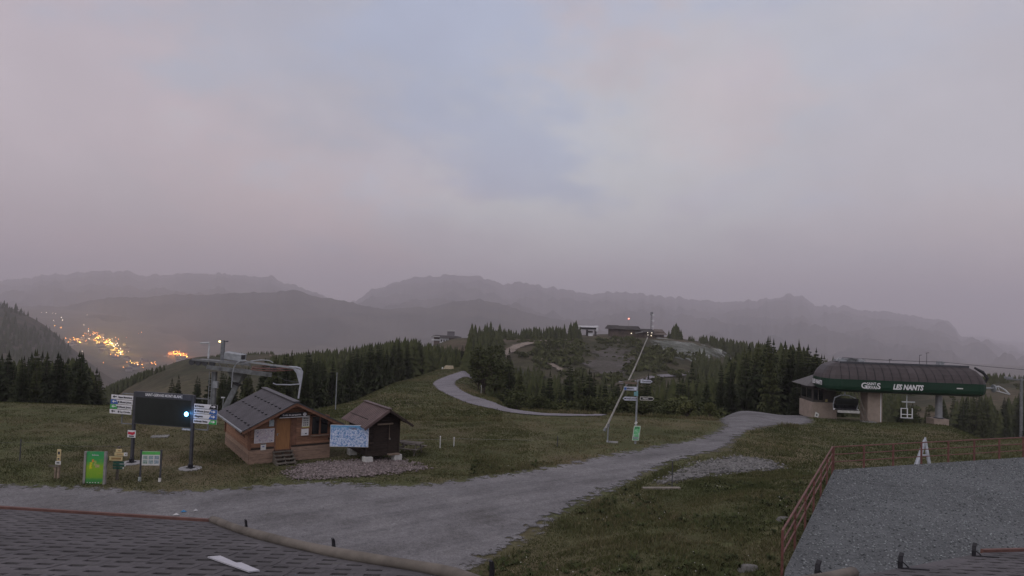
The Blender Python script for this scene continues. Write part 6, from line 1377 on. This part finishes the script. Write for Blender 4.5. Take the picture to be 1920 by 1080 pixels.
# ================================================================== village in the valley
def village():
    rd = random.Random(21); MW, MO, MY = (mat('lamp_white',(1,.95,.9),emit=(1,.80,.62),estr=9), mat('lamp_orange',(1,.6,.2),emit=(1,.32,.05),estr=11), mat('lamp_gold',(1,.8,.3),emit=(1,.58,.10),estr=16))
    hm = []
    for k in range(4):
        m = MB(); w, d, h = ((11,9,6),(14,10,7),(9,9,6),(16,11,8))[k]
        m.b2(-w/2,w/2,-d/2,d/2,-3,h); m.mi(1).add([(-w/2-1,-d/2-1,h-.4),(w/2+1,-d/2-1,h-.4),(w/2+1,d/2+1,h-.4),(-w/2-1,d/2+1,h-.4),(-w/2-1,0,h+4),(w/2+1,0,h+4)], [(0,1,5,4),(2,3,4,5),(1,2,5),(3,0,4)])
        hm.append(m.mesh('village_house', [mat('village_wall',(.34,.30,.26)), mat('village_roof',(.07,.055,.05))]))
    lm = {}
    for nm, mm in (('w',MW),('o',MO),('y',MY)):
        m = MB(); m.cyl((0,0,-3),(0,0,7),.25,.2,6); m.mi(1)
        n = 8; V = []
        for i in range(5):
            a = -math.pi/2+math.pi*i/4
            for j in range(n): b = 6.283*j/n; V.append((math.cos(a)*math.cos(b),math.cos(a)*math.sin(b),8+math.sin(a)))
        m.add(V, [(i*n+j,i*n+(j+1)%n,(i+1)*n+(j+1)%n,(i+1)*n+j) for i in range(4) for j in range(n)]); lm[nm] = m.mesh('street_lamp', [M_DGREY, mm])
    def lamp(u, v, kind, s):
        p = gnd(u, v+2, 1200); o = link('street_lamp', lm[kind], None, p); q = s*.82*p.y/2500; o.scale = (q,q,q)
        tag(o, {'w':'small pale white lamp glowing in the valley village','o':'orange street lamp glowing in the valley village','y':'bright golden street lamp in the heart of the valley village'}[kind], 'street lamp', 'village lights in the valley')
    def house(u, v):
        p = gnd(u, v, 1200); o = link('village_house', rd.choice(hm), None, p, rd.uniform(0,3)); tag(o, 'far village house with dark gabled roof among the valley lights', 'house', 'houses of the valley village')
    # scattered upper lights
    for u, v in ((77,587),(87,587),(99,587),(104,588),(163,591),(157,610),(154,631),(154,659),(241,660)): lamp(u,v,'w',.8)
    for u, v in ((115,597),(117,602),(100,603)): lamp(u,v,'w',1.2)
    for u, v, s in ((102,613,1.3),(114,617,1.5),(123,636,1.2),(131,637,1),(265,624,1.0),(260,625,.7),(194,681,.9),(231,690,1.1),(238,680,1),(283,682,1),(268,690,.9)): lamp(u,v,'o',s)
    for _ in range(13): lamp(rd.gauss(146,6),rd.gauss(640,3),rd.choice('ooy'),rd.uniform(.9,1.7))
    for _ in range(16): lamp(rd.gauss(170,7),rd.gauss(629,4),rd.choice('oow'),rd.uniform(.8,1.5))
    for _ in range(14): lamp(rd.gauss(186,6),rd.gauss(634,4),rd.choice('oyy'),rd.uniform(.9,1.6))
    for _ in range(40): f = rd.random(); lamp(195+f*34+rd.gauss(0,3.2),638+f*26+rd.gauss(0,3),rd.choice('yyoow'),rd.uniform(.8,1.9))
    for _ in range(9): lamp(rd.gauss(219,8),rd.gauss(640,5),rd.choice('oow'),rd.uniform(.6,1.1))
    for u, v in ((180,641),(186,645),(216,668),(221,670),(207,667),(176,640)): lamp(u,v,'o',1.4)
    for k in range(14): f = rd.random(); lamp(243+f*20+rd.gauss(0,1.5),679+f*9+rd.gauss(0,1.5),rd.choice('oyw'),rd.uniform(.8,1.4))
    for k in range(5): lamp(rd.gauss(289,4),rd.gauss(683,1.2),'o',rd.uniform(.8,1.3))
    for k in range(28): f = rd.random(); lamp(324+f*26+rd.gauss(0,1),663+f*7+rd.gauss(0,1.8),rd.choice('oooy'),rd.uniform(.9,1.7))
    for _ in range(46): f = rd.random(); house(165+f*70+rd.gauss(0,9),632+f*36+rd.gauss(0,6))
    for _ in range(10): house(rd.gauss(147,9),rd.gauss(643,5))
    for _ in range(12): house(rd.gauss(256,11),rd.gauss(686,5))
    for _ in range(10): house(rd.gauss(335,9),rd.gauss(671,4))
    for u, v, e, c in ((205,648,563200,(1,.66,.16)),(222,662,422400,(1,.66,.16)),(176,633,211200,(1,.5,.14)),(147,642,211200,(1,.5,.14)),(337,668,563200,(1,.33,.08)),(254,685,176000,(1,.5,.14))):
        p = gnd(u,v,1200); l = bpy.data.lights.new('street_lighting','POINT'); l.energy = e; l.color = c; l.shadow_soft_size = 6; o = bpy.data.objects.new('street_lighting', l); COL.objects.link(o); o.location = p+Vector((0,-8,24))
village()
